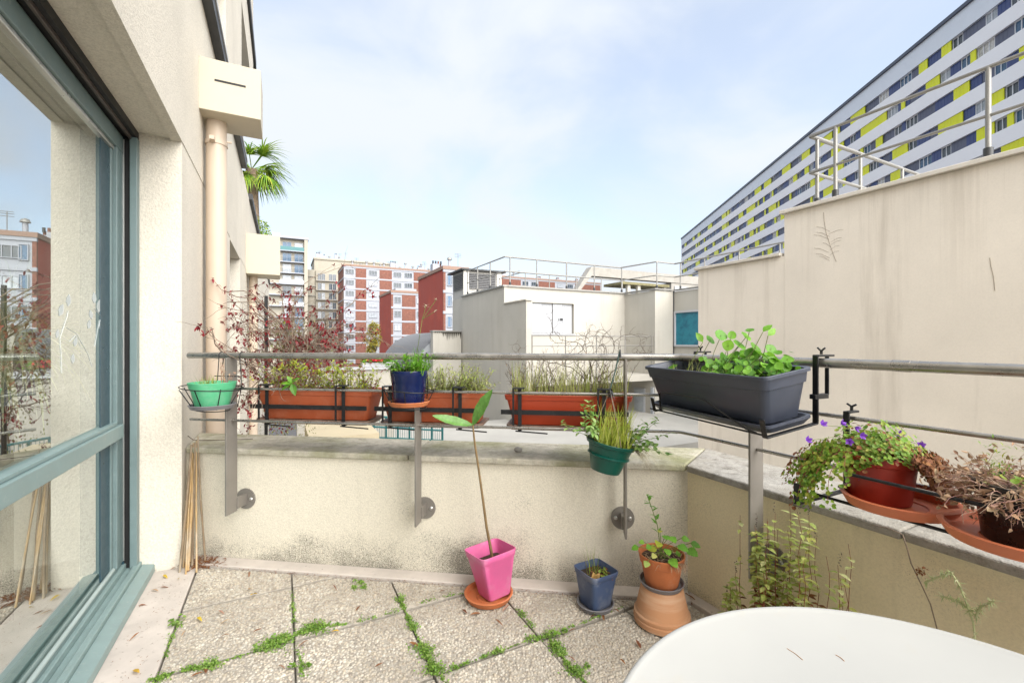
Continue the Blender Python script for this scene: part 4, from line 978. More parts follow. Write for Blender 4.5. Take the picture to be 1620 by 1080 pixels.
# first planter: twiggy red and yellow-green shrubs
lr = MB(); ly = MB(); st = MB()
for i in range(210):
    p0 = KD(rnd.uniform(ka + .04, kb_ - .03), dm1 + rnd.uniform(-.06, .05), zr1 - .03); pts = stemy(st, p0, Vector((0, 0, 1)) + rdir() * .45, rnd.uniform(.05, .18), .0013, 5, .25)
    tgt = lr if rnd.random() < .25 else ly
    for f in (.4, .55, .7, .85, 1.0):
        for _ in range(2): leaf(tgt, along(pts, f)[0], rdir(zmin=-.2), UP, rnd.uniform(.012, .024), rnd.uniform(.006, .011), .25)
for u, v in ((447, 583), (466, 577), (478, 588), (520, 585), (535, 590), (505, 592)):
    pc = P(u, v, KD(k_at(u, .03), .03).y)
    for i in range(14): leaf(ly, pc + rdir() * .008, rdir(zmin=-.1), UP, rnd.uniform(.022, .034), .012, .25)
build(lr, 'red_foliage', L_red, p1, kind='stuff', fix=False); build(ly, 'yellow_foliage', L_yellow, p1, kind='stuff', fix=False); build(st, 'stems', M_twig, p1, kind='stuff', fix=False)
for j, (u, v, L_, a) in enumerate(((462, 612, .055, -2.6), (466, 610, .06, -1.2), (462, 606, .05, .9), (470, 606, .04, 1.8), (455, 608, .045, 2.9))):
    mb = MB(); leaf(mb, P(462, 606, KD(k_at(462, .1), .11).y), Vector((math.cos(a), -.4, math.sin(a) * .8)), Vector((0, -.6, .8)), L_, L_ * .5, .3); build(mb, 'leaf', L_fresh, p1, fix=False)
# second planter
mb = MB(); st = MB()
for i in range(200):
    f0 = rnd.random() ** .7; p0 = KD(kc_ + .05 + (kd_ - kc_ - .09) * f0, dm2 + rnd.uniform(-.06, .05), zr2 - .03)
    d = Vector((.35 * f0, 0, 1)) + rdir() * .35; pts = stemy(st, p0, d, rnd.uniform(.05, .17), .0011, 6, .14, .03)
    for f in (.3, .42, .54, .66, .78, .9, 1.0):
        for _ in range(2): leaf(mb, along(pts, f)[0], rdir(zmin=-.5, zmax=.6), UP, rnd.uniform(.016, .032), .0058, .35)
for i in range(160): blade(mb, KD(rnd.uniform(kc_ + .03, kd_ - .02), dm2 + rnd.uniform(-.06, .06), zr2 - .03), UP + rdir() * .55, rnd.uniform(.05, .16), .0036, rnd.uniform(.2, 1))
build(mb, 'foliage', leafm('leaf_weedy', [(.34, .42, .08), (.44, .48, .14), (.24, .34, .05), (.50, .46, .24), (.30, .42, .06)], .65, .3), p2, kind='stuff', fix=False); build(st, 'stems', M_twig, p2, kind='stuff', fix=False)
# third planter: grass, dead stalks and a wire-twigged shrub
mb = MB(); dk = MB(); lv = MB()
for i in range(620): blade(mb, KD(rnd.uniform(ke_ + .03, kf_ - .02), dm3 + rnd.uniform(-.06, .06), zr3 - .03), UP + rdir() * .3, rnd.uniform(.05, .19) * (1 if rnd.random() < .8 else 1.2), .0036, rnd.uniform(.05, .7))
for i in range(105):
    p0 = KD(rnd.uniform(ke_ + .02, kf_ - .02), dm3 + rnd.uniform(-.06, .05), zr3 - .03); pts = stemy(dk, p0, UP + rdir() * .3, rnd.uniform(.10, .25), .0011, 8, .24)
    for f in [x / 12 for x in range(4, 13)]:
        q, d = along(pts, f)
        if rnd.random() < .7: stemy(dk, q, d + rdir() * .9, rnd.uniform(.012, .04), .0007, 3, .3)
        if rnd.random() < .5: diamond(lv, q, rdir(), UP, rnd.uniform(.006, .013), .004)
def zig(mb, p, d, L, r, depth, rr):
    pts = curve(p, d, L, 8, jit=.6, r=rr); mb.tube(pts, taper(9, r, r * .55), 4, caps=False)
    if depth:
        for f in [x / 7 for x in range(2, 8)]:
            q, dd = along(pts, f)
            if rr.random() < .8: zig(mb, q, dd * .5 + rdir(rr) * .9 + Vector((.15, 0, .1)), L * rr.uniform(.3, .6), r * .6, depth - 1, rr)
rr = random.Random(5)
for u, v, tgt, L_ in ((935, 600, (905, 530), .24), (940, 600, (952, 505), .26), (945, 600, (990, 520), .24), (930, 600, (868, 540), .24), (950, 600, (1010, 545), .22), (945, 605, (940, 480), .30), (925, 600, (850, 520), .22)):
    z = KD(k_at(u, -.02), -.02).y; a = P(u, v, z); b = P(tgt[0], tgt[1], z); zig(dk, a, b - a, (b - a).length * 1.05, .0019, 2, rr)
build(mb, 'grass', L_straw, p3, kind='stuff', fix=False); build(dk, 'dead_stems', M_twigdk, p3, kind='stuff', fix=False); build(lv, 'dead_leaves', L_dry, p3, kind='stuff', fix=False)

# ---------------------------------------------------------- anthracite planter with nasturtium
FL, FR = Vector((.530, 1.82, .975)), Vector((.712, 1.262, .973)); aX = (FR - FL).normalized(); bh = Vector((-aX.y, aX.x, 0)).normalized()
if bh.dot(NN) < 0: bh = -bh
tq = R(9); aY = bh * math.cos(tq) + UP * math.sin(tq); aZ = (-bh * math.sin(tq) + UP * math.cos(tq))
LR, WR, HR = (FR - FL).length, .188, .148
AO = (FL + FR) / 2 + aY * (WR / 2) - aZ * HR
fa_ = lambda x, y, z: AO + aX * x + aY * y + aZ * z
ap = thing('planter', AO, 'anthracite planter of bright green nasturtium at the parapet corner', 'planter')
build(trough([(0, LR - .085, WR - .055), (.003, LR - .08, WR - .05), (.105, LR - .036, WR - .022), (.107, LR - .026, WR - .014), (.138, LR - .016, WR - .008), (.139, LR, WR), (.148, LR, WR), (.150, LR - .004, WR - .004), (.148, LR - .022, WR - .022), (.10, LR - .05, WR - .04)], fa_, .022), 'trough', M_anth, ap, smooth=32)
build(slabat(LR - .05, WR - .04, .10, .112, fa_), 'soil', M_wood_soil, ap)
at = thing('planter_tray', fa_(0, 0, -.02), 'anthracite drip tray under the nasturtium planter', 'tray')
build(trough([(-.022, LR - .06, WR - .035), (-.004, LR - .035, WR - .005), (.004, LR - .035, WR - .005), (.003, LR - .05, WR - .02), (-.014, LR - .08, WR - .05)], fa_, .02), 'dish', M_anth, at, smooth=32)
ab = thing('planter_bracket', fa_(0, .1, -.03), 'black steel bracket hooking the anthracite planter to the handrail', 'bracket')
for x in (-LR / 2 + .05, LR / 2 - .02):
    ya = WR / 2 + .004; b0, b1 = fa_(x, ya, -.026), fa_(x, -WR / 2 - .006, -.026)
    def bar(p, q, w, t, nm): 
        d = (q - p).normalized(); sd = aX; nn = d.cross(sd).normalized()
        return build(MB().box(0, 1, -w / 2, w / 2, -t / 2, t / 2, lambda a, b, c: p + (q - p) * a + sd * b + nn * c), nm, M_black, ab, bevel=.001, seg=1)
    bar(b0, b1, .018, .004, 'foot_bar'); bar(b1, fa_(x, -WR / 2 - .010, .028), .018, .004, 'front_lip')
    top = Vector((b0.x, b0.y, ZR + .022)) + bh * .0; bar(b0, top, .018, .005, 'upright')
    bar(top, top + NN * .085 , .020, .006, 'hook_top'); bar(top + NN * .06, top + NN * .06 - UP * .12, .012, .005, 'hook_bar')
    zc_ = fa_(x, ya, .055); bar(zc_, Vector((zc_.x, zc_.y, zc_.z)) + NN * .07, .020, .014, 'rail_stop')
    kb2 = top + NN * .03 + UP * .004
    mb = MB().tube([kb2, kb2 + UP * .012], .004, 8); mb.tube([kb2 + UP * .012 - aX * .012 + UP * .008, kb2 + UP * .010, kb2 + UP * .012 + aX * .012 + UP * .008], .003, 6); build(mb, 'wing_nut', M_black, ab)
yf = -WR / 2 - .004
build(MB().tube([fa_(-LR / 2 + .085, yf, -.018), fa_(-LR / 2 + .10, yf + -.004, .05), fa_(-LR / 2 + .115, yf - .006, .058), fa_(.03, yf - .010, .062), fa_(.06, yf - .010, .056), fa_(LR / 2 - .085, yf - .002, -.012), fa_(LR / 2 - .05, yf, -.018)], .0028, 8), 'front_wire', M_black, ab, smooth=60)
build(MB().tube([fa_(-LR / 2 + .02, yf, -.02), fa_(LR / 2 - .02, yf, -.02)], .003, 8), 'base_wire', M_black, ab, smooth=60)
rn = random.Random(11); st = MB()
spots = [(1124, 537, .017), (1141, 530, .02), (1152, 546, .017), (1112, 541, .018), (1181, 532, .017), (1196, 550, .018), (1207, 525, .016), (1215, 531, .015), (1170, 545, .02), (1160, 562, .019), (1145, 566, .018), (1190, 560, .02), (1205, 560, .018), (1216, 565, .018), (1232, 570, .02), (1240, 578, .019), (1225, 582, .021), (1180, 575, .019), (1165, 578, .018), (1150, 580, .018), (1135, 575, .016), (1117, 585, .016), (1115, 592, .015), (1125, 602, .0165), (1120, 572, .015), (1200, 582, .018), (1210, 577, .016), (1190, 588, .017), (1172, 590, .016), (1246, 568, .014), (1064, 580, .017), (1158, 530, .013), (1186, 522, .012), (1175, 560, .018), (1220, 552, .015), (1138, 588, .014)]
for i, (u, v, r_) in enumerate(spots):
    f = (u - 1090) / 165; base = fa_(max(-.26, min(.26, -.20 + .44 * f)), rn.uniform(-.06, .07), .108); zz = base.y - rn.uniform(-.03, .06)
    if v > 583: zz = fa_(0, -WR / 2 - .02, 0).y + (.5 - f) * .3
    p = P(u, v, zz); mb = MB(); nrm = Vector((rn.uniform(-.5, .5), rn.uniform(-1.1, -.1), rn.uniform(.2, 1)))
    if i in (6, 7, 3): leaf(mb, p, Vector((rn.uniform(-1, 1), 0, .8)), nrm, r_ * 2.4, r_ * 1.5, .2)
    else: rleaf(mb, p, nrm, r_ * 1.2, rn, 12)
    build(mb, 'leaf', L_fresh, ap, fix=False, smooth=80)
    m_ = base.lerp(p, .5) + Vector((rn.uniform(-.01, .01), 0, .01)); st.tube([base, m_, p], .0012, 5, caps=False)
mb = MB()
for i in range(150):
    x = rn.uniform(-.02, .26); q = fa_(x, rn.uniform(-.07, .07), .11); rleaf(mb, q + UP * rn.uniform(.0, .075) + rdir(rn) * .015, Vector((rn.uniform(-.6, .6), rn.uniform(-1, .2), rn.uniform(.1, 1))), rn.uniform(.008, .014), rn, 8)
build(mb, 'small_foliage', L_fresh, ap, kind='stuff', fix=False, smooth=80); build(st, 'stems', M_stem, ap, kind='stuff', fix=False)
mb = MB()
for i in range(70): blade(mb, fa_(rn.uniform(-.22, .05), rn.uniform(-.06, .06), .108), UP + rdir(rn) * .6, rn.uniform(.02, .075), .0025, rn.uniform(.1, .9), 3)
build(mb, 'dry_grass', L_straw, ap, kind='stuff', fix=False)

# ---------------------------------------------------------- the two dishes and pots on the right-hand rail
ZD = .668
c1, c2_ = ST(.552, 1.352, ZD), ST(.335, 1.325, ZD)
saucer(c1, .118, M_orange, 'wide orange saucer under the red campanula pot', h=.026, rimw=.012)
saucer(c2_, .128, M_orange, 'wide orange saucer under the black pot at the right edge', h=.026, rimw=.012)
hb = thing('pot_shelf', ST(.4, 1.34, ZD - .02), 'black rod shelf hooked to the right-hand rail carrying the saucers', 'pot shelf')
for t_, z_, s0, s1 in ((1.235, .752, .605, -.1), (1.29, ZD - .006, .72, -.1), (1.42, ZD - .006, .72, -.1)):
    build(MB().tube([ST(s0, t_, z_), ST(s1, t_, z_)], .0042, 8), 'rod', M_black, hb, smooth=60)
for s_ in (.705, -.05):
    for nm, a in (('upright', (s_ - .008, s_ + .008, TR - RD - .025, TR - RD - .019, ZD - .012, .878)), ('hook_top', (s_ - .008, s_ + .008, TR - RD - .0185, TR - RD + .03, .872, .878)),
                  ('foot_bar', (s_ - .008, s_ + .008, 1.20, TR - RD - .0255, ZD - .0165, ZD - .0115)), ('front_lip', (s_ - .008, s_ + .008, 1.194, 1.1995, ZD - .0165, ZD + .038))):
        build(stbox(*a), nm, M_black, hb, bevel=.001, seg=1)
    q = ST(s_, TR - RD + .005, .879); mb = MB().tube([q, q + UP * .012], .004, 8); mb.tube([q + UP * .012 + DD * .012 + UP * .006, q + UP * .011, q + UP * .012 - DD * .012 + UP * .006], .003, 6); build(mb, 'wing_nut', M_black, hb)
c = ST(.592, 1.352, ZD + .007); g = thing('potted_plant', c, 'red pot of trailing campanula with violet flowers on the right rail', 'potted plant')
pot(g, M_redpot, c, .064, .078, .118, rim=.008, lip=.02)
rc_ = random.Random(23); mb = MB(); br_ = MB(); st = MB()
zc0 = c.z + .112
for i in range(1900):
    a = rc_.uniform(0, 6.28); r_ = .094 * math.sqrt(rc_.random()); p = Vector((c.x + r_ * math.cos(a), c.y + r_ * math.sin(a), zc0 + .045 * (1 - (r_ / .094) ** 2) + rc_.uniform(-.012, .012) + .02 * math.sin(a * 3 + 1) * (r_ / .094) + (.03 if rc_.random() < .12 else 0) - max(0, r_ - .07) * .45))
    rleaf(br_ if rc_.random() < .13 else mb, p, Vector((math.cos(a) * .5, math.sin(a) * .5 - .4, .8)) + rdir(rc_) * .45, rc_.uniform(.003, .0062), rc_, 6, .25, .3)
for i in range(58):                                                     # trailing stems, mostly on the left front
    a = rc_.gauss(2.85, .38) if i < 36 else rc_.uniform(4.7, 6.2); p0 = Vector((c.x + .075 * math.cos(a), c.y + .075 * math.sin(a), zc0 + .01))
    pts = stemy(st, p0, Vector((math.cos(a) * 1.1, math.sin(a) * 1.1, .35)), rc_.uniform(.10, .21) * (1 if i < 36 else .6), .001, 9, .18, .28, rr=rc_)
    tgt = mb if rc_.random() < (.72 if i < 36 else .15) else br_
    for f in [x / 9 for x in range(2, 10)]:
        for _ in range(7):
            q = along(pts, f)[0] + rdir(rc_) * .014; rleaf(tgt, q, Vector((math.cos(a), math.sin(a) - .3, .5)) + rdir(rc_) * .5, rc_.uniform(.003, .0062), rc_, 6, .25, .3)
build(mb, 'foliage', L_camp, g, kind='stuff', fix=False); build(br_, 'dead_foliage', L_brown, g, kind='stuff', fix=False); build(st, 'stems', M_redst, g, kind='stuff', fix=False)
fs_ = MB()
for u, v in ((1276, 697), (1330, 671), (1352, 676), (1361, 688), (1344, 697), (1457, 704), (1365, 753), (1300, 672), (1425, 688)):
    mb = MB(); z = c.y + (.02 if u > 1400 else -.02); p = P(u, v, z); ax = Vector((rc_.uniform(-.6, .6), -.5, rc_.uniform(-.4, .5)))
    for k in range(5):
        a = k * 1.2566; d = ax.normalized() + (ax.orthogonal().normalized() * math.cos(a) + ax.cross(ax.orthogonal()).normalized() * math.sin(a)) * .55
        leaf(mb, p, d, -ax, .015, .009, -.2)
    build(mb, 'flower', L_viol, g, fix=False); fs_.tube([c + Vector((rc_.uniform(-.03, .03), 0, .12)), c.lerp(p, .6) + Vector((0, 0, .07)), p], .0007, 4, caps=False)
build(fs_, 'flower_stalks', M_stem, g, kind='stuff', fix=False)
c = ST(.315, 1.33, ZD + .007); g = thing('potted_plant', c, 'black pot of withered brown plant at the right edge', 'potted plant')
pot(g, M_blackp, c, .080, .094, .118, rim=.008, lip=.02)
mb = MB(); lv = MB(); yg = MB()
for i in range(430):
    a = rc_.uniform(0, 6.28); r_ = .085 * math.sqrt(rc_.random()); p0 = Vector((c.x + r_ * math.cos(a), c.y + r_ * math.sin(a), c.z + .095))
    pts = stemy(mb, p0, Vector((math.cos(a) * .9 - .45, math.sin(a) * .55 + .12, rc_.uniform(.5, 1.1))), rc_.uniform(.05, .115), .0009, 8, .45, .15, 4, rc_)
    for f in (.5, .7, .85, 1):
        if rc_.random() < .55: leaf(lv, along(pts, f)[0], rdir(rc_), rdir(rc_), rc_.uniform(.006, .019), rc_.uniform(.004, .011), .5, .5)
build(mb, 'withered_stems', leafm('stem_dry', [(.42, .28, .19), (.50, .38, .28), (.34, .17, .15), (.30, .20, .12)], .8, .0), g, kind='stuff', fix=False); build(lv, 'withered_leaves', L_dry, g, kind='stuff', fix=False)
for i in range(16):
    pts = stemy(mb, c + Vector((-.06, .02, .10)), UP + rdir(rc_) * .35, rc_.uniform(.05, .11), .001, 5, .1)
    for f in (.5, .65, .8, 1): 
        for _ in range(2): diamond(yg, along(pts, f)[0], rdir(rc_, -.2), UP, .011, .003)
for i in range(50): rleaf(yg, c + Vector((rc_.uniform(-.09, .03), rc_.uniform(-.08, .02), .115 + rc_.uniform(0, .03))), UP + rdir(rc_) * .7, .007, rc_, 6)
build(yg, 'green_shoots', L_camp, g, kind='stuff', fix=False)
# ================================================================== THINGS ON THE FLOOR
# pink pot with a loquat-like seedling
c = G(773, 944); saucer(c, .103, M_terra, 'terracotta saucer on the paving under the pink pot', h=.024, rimw=.010)
T = tiltm(c + Vector((.024, .008, .012)), R(-3), R(-6), 0); g = thing('potted_plant', c + Vector((.012, .0, .011)), 'leaning pink square pot with a tall two-leaved seedling', 'potted plant')
pot(g, M_pink, None, .052, .083, .186, T, p=9, rot=R(34), rim=.006, lip=.028, soild=.055, n=64, th=.004)
pts = [T @ Vector((.008, .0, .12)), P(775, 860, c.y), P(770, 835, c.y), P(764, 790, c.y), P(757, 740, c.y + .01), P(751, 700, c.y + .01), P(748, 672, c.y + .01)]
build(MB().tube(pts, [.0064, .0062, .0058, .0052, .0048, .0042, .0034], 10), 'stem', M_bark, g, smooth=60)
def bigleaf(p, q, n, W, droop, name='leaf'):
    mb = MB(); d = q - p; L_ = d.length; d.normalize(); n = (n - d * n.dot(d)).normalized(); x = d.cross(n); S_ = 12; vs = []; fs = []
    for i in range(S_ + 1):
        f = i / S_; w = W * .5 * math.sin(math.pi * min(1, f * .97 + .02)) ** .75; cc_ = p + d * L_ * f - n * droop * L_ * f * (f - 1) * -1.0
        rip = .0025 * math.sin(f * 60)
        for j in (-1, -.5, 0, .5, 1): vs.append(cc_ + x * w * j * (1 + .05 * math.sin(f * 50)) + n * (abs(j) * w * .25 + rip * (1 - abs(j)) ))
    for i in range(S_):
        for j in range(4): fs.append((i * 5 + j, i * 5 + j + 1, i * 5 + j + 6, i * 5 + j + 5))
    mb.add(vs, fs); return build(mb, name, L_big, g, smooth=80, fix=False)
L_big = leafm('leaf_loquat', [(.10, .25, .045), (.16, .34, .07)], .4, .3)
top = pts[-1]
bigleaf(top, P(684, 657, c.y - .02), Vector((.1, -.75, .65)), .042, .10); bigleaf(top, P(779, 616, c.y - .03), Vector((-.5, -.8, .1)), .052, -.12)
mb = MB()
for i in range(40): diamond(mb, T @ Vector((rnd.uniform(-.06, .06), rnd.uniform(-.06, .06), .132)), rdir(zmin=-.1, zmax=.3), UP, rnd.uniform(.01, .03), .004)
build(mb, 'bark_litter', L_dry, g, kind='stuff', fix=False)
# slate blue pot
c = G(942, 958); saucer(c, .076, M_grey, 'grey saucer on the paving under the slate blue pot', h=.020, rimw=.007)
g = thing('potted_plant', c + Vector((0, 0, .01)), 'small slate blue square pot with a few grass blades and a dead leaf', 'potted plant')
T = tiltm(c + Vector((0, .004, .008)), 0, R(1), 0); pot(g, M_bluep, None, .047, .066, .144, T, p=8, rot=R(30), rim=.006, lip=.022, soild=.026, n=64, th=.004)
mb = MB()
for i in range(14): blade(mb, T @ Vector((rnd.uniform(-.04, .01), rnd.uniform(-.02, .03), .11)), UP + rdir() * .3, rnd.uniform(.06, .15), .0024, rnd.uniform(.05, .5))
for i in range(24): rleaf(mb, T @ Vector((rnd.uniform(.0, .045), rnd.uniform(-.04, .03), .128 + rnd.uniform(0, .01))), UP + rdir() * .6, .006)
build(mb, 'grass', L_grass, g, kind='stuff', fix=False)
mb = MB(); q0 = T @ Vector((-.008, -.042, .118))
for i in range(7): leaf(mb, q0 + rdir() * .004, Vector((math.cos(i * .9), -.35, math.sin(i * .9) * .9 + .25)), Vector((0, -1, .3)), .030, .022, .3)
build(mb, 'dead_leaf', leafm('leaf_tan', [(.55, .33, .10), (.62, .40, .16)], .7, .25), g, fix=False)
mb = MB()
for i in range(80): diamond(mb, T @ Vector((rnd.uniform(-.03, .055), rnd.uniform(-.05, .05), .124 + rnd.uniform(0, .008))), rdir(zmin=-.2, zmax=.5), UP, rnd.uniform(.008, .022), .004)
build(mb, 'leaf_litter', L_brown, g, kind='stuff', fix=False)
# terracotta pot on an upturned pot
z0 = 1.735; c = Vector(((1047 - 810) / F * z0, z0, 0))
up = thing('upturned_pot', c, 'pale banded terracotta pot standing upside down on the paving', 'pot')
build(MB().lathe([(.100, 0), (.105, .004), (.106, .022), (.1025, .026), (.105, .032), (.104, .040), (.098, .044), (.078, .134), (.074, .138), (.02, .138)], 48, Matrix.Translation(c)), 'pot', M_terra2, up, smooth=38)
c = c + Vector((-.001, 0, .1385)); saucer(c, .084, M_grey, 'grey saucer on top of the upturned terracotta pot', h=.018, rimw=.006)
c = c + Vector((0, 0, .006)); g = thing('potted_plant', c, 'terracotta pot of broad light green leaves on the upturned pot', 'potted plant')
pot(g, M_terra, c, .061, .083, .118, rim=.008, lip=.034)
rg = random.Random(31); st = MB()
sp_ = [(1060, 848, .02, 0), (1075, 862, .02, 0), (1090, 868, .021, 0), (1095, 858, .018, 0), (1062, 884, .020, 0), (1042, 856, .018, 1), (1024, 888, .014, 2), (1008, 864, .014, 0), (1048, 884, .013, 2), (1037, 866, .017, 1), (1080, 850, .015, 0), (1052, 846, .015, 0), (1028, 862, .012, 0), (1070, 874, .014, 0), (1044, 838, .012, 1), (1036, 876, .012, 2), (1055, 868, .016, 0), (1018, 856, .011, 0)]
mats3 = [L_fresh, L_yellow, L_mint]
for u, v, r_, mi_ in sp_:
    zz = c.y + rg.uniform(-.09, .0); p = P(u, v, zz); b = c + Vector((rg.uniform(-.03, .03), rg.uniform(-.03, .03), .10)); mb = MB()
    d = (p - b); d.z *= .3; leaf(mb, p - d.normalized() * r_ * .4, d.normalized() + Vector((0, -.2, -.25)), Vector((rg.uniform(-.3, .3), -.6, .9)), r_ * 2.1, r_ * 1.9, .3, .12, .38)
    build(mb, 'leaf', mats3[mi_], g, fix=False, smooth=80); st.tube([b, b.lerp(p, .5) + UP * .012, p], .0013, 5, caps=False)
pts = [c + Vector((-.0, 0, .10)), P(1040, 830, c.y), P(1030, 800, c.y), P(1024, 784, c.y)]; st.tube(pts, .0018, 5, caps=False); mb = MB()
for f in [x / 12 for x in range(3, 13)]:
    q, d = along(pts, f)
    for _ in range(2): leaf(mb, q, rdir(rg, .0, .9), UP, rg.uniform(.022, .040), rg.uniform(.009, .014), .25)
build(mb, 'shoot_leaves', L_fresh, g, kind='stuff', fix=False); build(st, 'stems', M_stem, g, kind='stuff', fix=False)
mb = MB()
for i in range(90): blade(mb, c + Vector((rg.uniform(-.06, .075), rg.uniform(-.075, .02), .108)), rdir(rg, -.1, .6), rg.uniform(.02, .05), .003, rg.uniform(.3, 2.5), 3)
for i in range(40): blade(mb, c + Vector((rg.uniform(.0, .06), -.075, .112)), Vector((rg.uniform(-.3, .3), -.8, .2)), rg.uniform(.03, .055), .0022, rg.uniform(1.5, 3.5), 5)
build(mb, 'dry_roots', L_dry, g, kind='stuff', fix=False)

# ---------------------------------------------------------- white table
tb = thing('garden_table', Vector((.366, .308, 0)), 'white round plastic garden table in the lower right corner', 'table')
ZTB = .72; M_tab = pm('white_plastic', (.395, .392, .368), .38, var=.03, vs=5, c2=(.40, .37, .30), s2=22, lo=.60, hi=.75, amt=.35, bump=.03, bs=220)
def tfr(r, a): return Vector((.366 + .30 * r * math.cos(a), .308 + .30 * r * math.sin(a), 0))
vs = []; fs = []; n = 96; prof = [(.0, -.004), (.5, -.004), (.955, -.0035), (.972, -.001), (.985, .0), (.995, -.002), (1.0, -.008), (1.0, -.028), (.99, -.03), (.985, -.026), (.97, -.012), (.4, -.012)]
for r_, z_ in prof:
    for j in range(n): p = tfr(max(r_, .001), 2 * math.pi * j / n); vs.append((p.x, p.y, ZTB + z_))
for i in range(len(prof) - 1):
    for j in range(n): fs.append((i * n + j, i * n + (j + 1) % n, (i + 1) * n + (j + 1) % n, (i + 1) * n + j))
build(MB().add(vs, fs), 'table_top', M_tab, tb, smooth=50)
for a in (45, 135, 225, 315):
    p = tfr(.72, R(a)); q = tfr(.92, R(a)); build(MB().tube([p + UP * (ZTB - .013), p.lerp(q, .5) + UP * .35, q], [.026, .022, .017], 12), 'leg', M_tab, tb, smooth=50)
for u0, v0, u1, v1 in ((1245, 1025, 1270, 1043), (1322, 1035, 1336, 1045)):
    p, q = G(u0, v0, ZTB - .0035), G(u1, v1, ZTB - .0035)
    build(MB().tube([p, p.lerp(q, .5) + Vector((.001, .0008, 0)), q], .0004, 5), 'stalk', M_terra2, label='thin dry grass stalk lying on the white table', cat='stalk', group='stalks on the table')

M_cane2 = pm('old_bamboo', (.24, .175, .11), .75, var=.35, vs=12, c2=(.36, .30, .22), s2=6, lo=.48, hi=.66)
# ---------------------------------------------------------- bamboo canes in the corner
for j, (u0, v0, u1, v1, r_) in enumerate(((284, 905, 303, 703, .0055), (290, 898, 306, 700, .0045), (297, 903, 308, 705, .007), (304, 897, 309, 700, .0048), (311, 905, 311, 697, .0042), (301, 893, 302, 712, .006), (325, 890, 313, 690, .0045), (294, 908, 305, 720, .0038))):
    p = G(u0, v0); q = P(u1, v1, 2.225 + .012 * (j % 3)); m_ = p.lerp(q, .5) + Vector((rnd.uniform(-.006, .006), -.004, 0)); mb = MB(); n = 14; pts = []; rs = []
    for i in range(n + 1):
        f = i / n; x = p.lerp(m_, f * 2) if f < .5 else m_.lerp(q, f * 2 - 1); pts.append(x); rs.append(r_ * (1 - .25 * f) * (1.18 if i % 4 == 2 else 1))
    mb.tube(pts, rs, 8); build(mb, 'bamboo_cane', M_cane if j % 3 else M_cane2, smooth=70, label='dry bamboo cane leaning in the corner beside the door jamb', cat='cane', group='canes in the corner')

# ---------------------------------------------------------- weeds in the joints
mb = MB(); rw = random.Random(3)
def weed(u, v, ru, rv, n, big=1.0):
    # runs of little tufts: dense hearts, loose edges
    hearts = [(u + rw.uniform(-1, 1) * ru, v + rw.uniform(-1, 1) * rv, rw.uniform(.25, .8)) for _ in range(max(3, n // 16))]
    for i in range(int(n * 1.9)):
        hu, hv, hs = rw.choice(hearts); p = G(hu + rw.gauss(0, ru * .22 * hs + 1.2), hv + rw.gauss(0, rv * .20 * hs + .8)) + UP * rw.uniform(.0, .014) * hs * big
        rleaf(mb, p, UP + rdir(rw) * .9, rw.uniform(.0016, .0040) * big, rw, 5, .1, .25)
def seam(pts, n, w, lush=1.0):
    # a run of weeds along a joint, thick and thin by turns
    ph = rw.uniform(0, 6); L_ = len(pts) - 1
    for i in range(int(n * 1.6)):
        f = rw.random(); x = f * L_; k = min(int(x), L_ - 1); q = x - k
        amp = .10 + .85 * max(0, math.sin(f * 13 + ph) * .55 + math.sin(f * 31 + ph * 2) * .45 + .22)
        u = pts[k][0] + (pts[k + 1][0] - pts[k][0]) * q; v = pts[k][1] + (pts[k + 1][1] - pts[k][1]) * q
        if rw.random() > amp: continue
        g_ = rw.gauss(0, 1); p = G(u + g_ * w * amp, v + rw.gauss(0, 1) * w * .5 * amp) + UP * (rw.random() ** 1.5 * .020 * amp * lush * max(.15, 1 - abs(g_) * .4))
        rleaf(mb, p, UP + rdir(rw) * .9, rw.uniform(.0015, .0038) * lush, rw, 5, .1, .25)
seam([(240, 1078), (275, 1062), (325, 1055), (370, 1040), (430, 1022)], 2200, 9); seam([(425, 1022), (450, 1010), (478, 1000), (510, 990), (548, 986)], 3000, 12, 1.1)
seam([(548, 986), (600, 975), (640, 962)], 260, 4); seam([(632, 945), (642, 968), (655, 995), (668, 1022)], 1300, 5); seam([(668, 1022), (680, 1045), (690, 1062), (706, 1080)], 1700, 11, 1.1)
seam([(715, 1058), (760, 1040), (800, 1026), (845, 1008)], 800, 5); seam([(845, 1012), (868, 1004), (885, 1000)], 700, 8); seam([(868, 1008), (885, 1030), (900, 1052), (928, 1080)], 2000, 8)
seam([(818, 962), (830, 975), (845, 995)], 300, 4); seam([(262, 1040), (270, 1010), (284, 985)], 320, 4); seam([(462, 935), (464, 962), (466, 985)], 260, 4); seam([(470, 1030), (478, 1050), (480, 1070)], 300, 6)
seam([(885, 998), (930, 982), (985, 960)], 260, 3); seam([(660, 955), (700, 944), (735, 938)], 200, 4)
weed(570, 923, 12, 8, 130); weed(930, 1052, 5, 5, 30)
for u, v in ((272, 986), (288, 981), (270, 993), (462, 1058), (474, 1065), (490, 1055), (880, 1006), (895, 1003)):
    for i in range(6): rleaf(mb, G(u + rw.uniform(-5, 5), v + rw.uniform(-3, 3)) + UP * rw.uniform(.008, .02), UP + rdir(rw) * .4, .0065, rw, 7)
build(mb, 'joint_weeds', L_tiny, label='bright green weeds growing in the paving joints', cat='weeds', kind='stuff', fix=False)
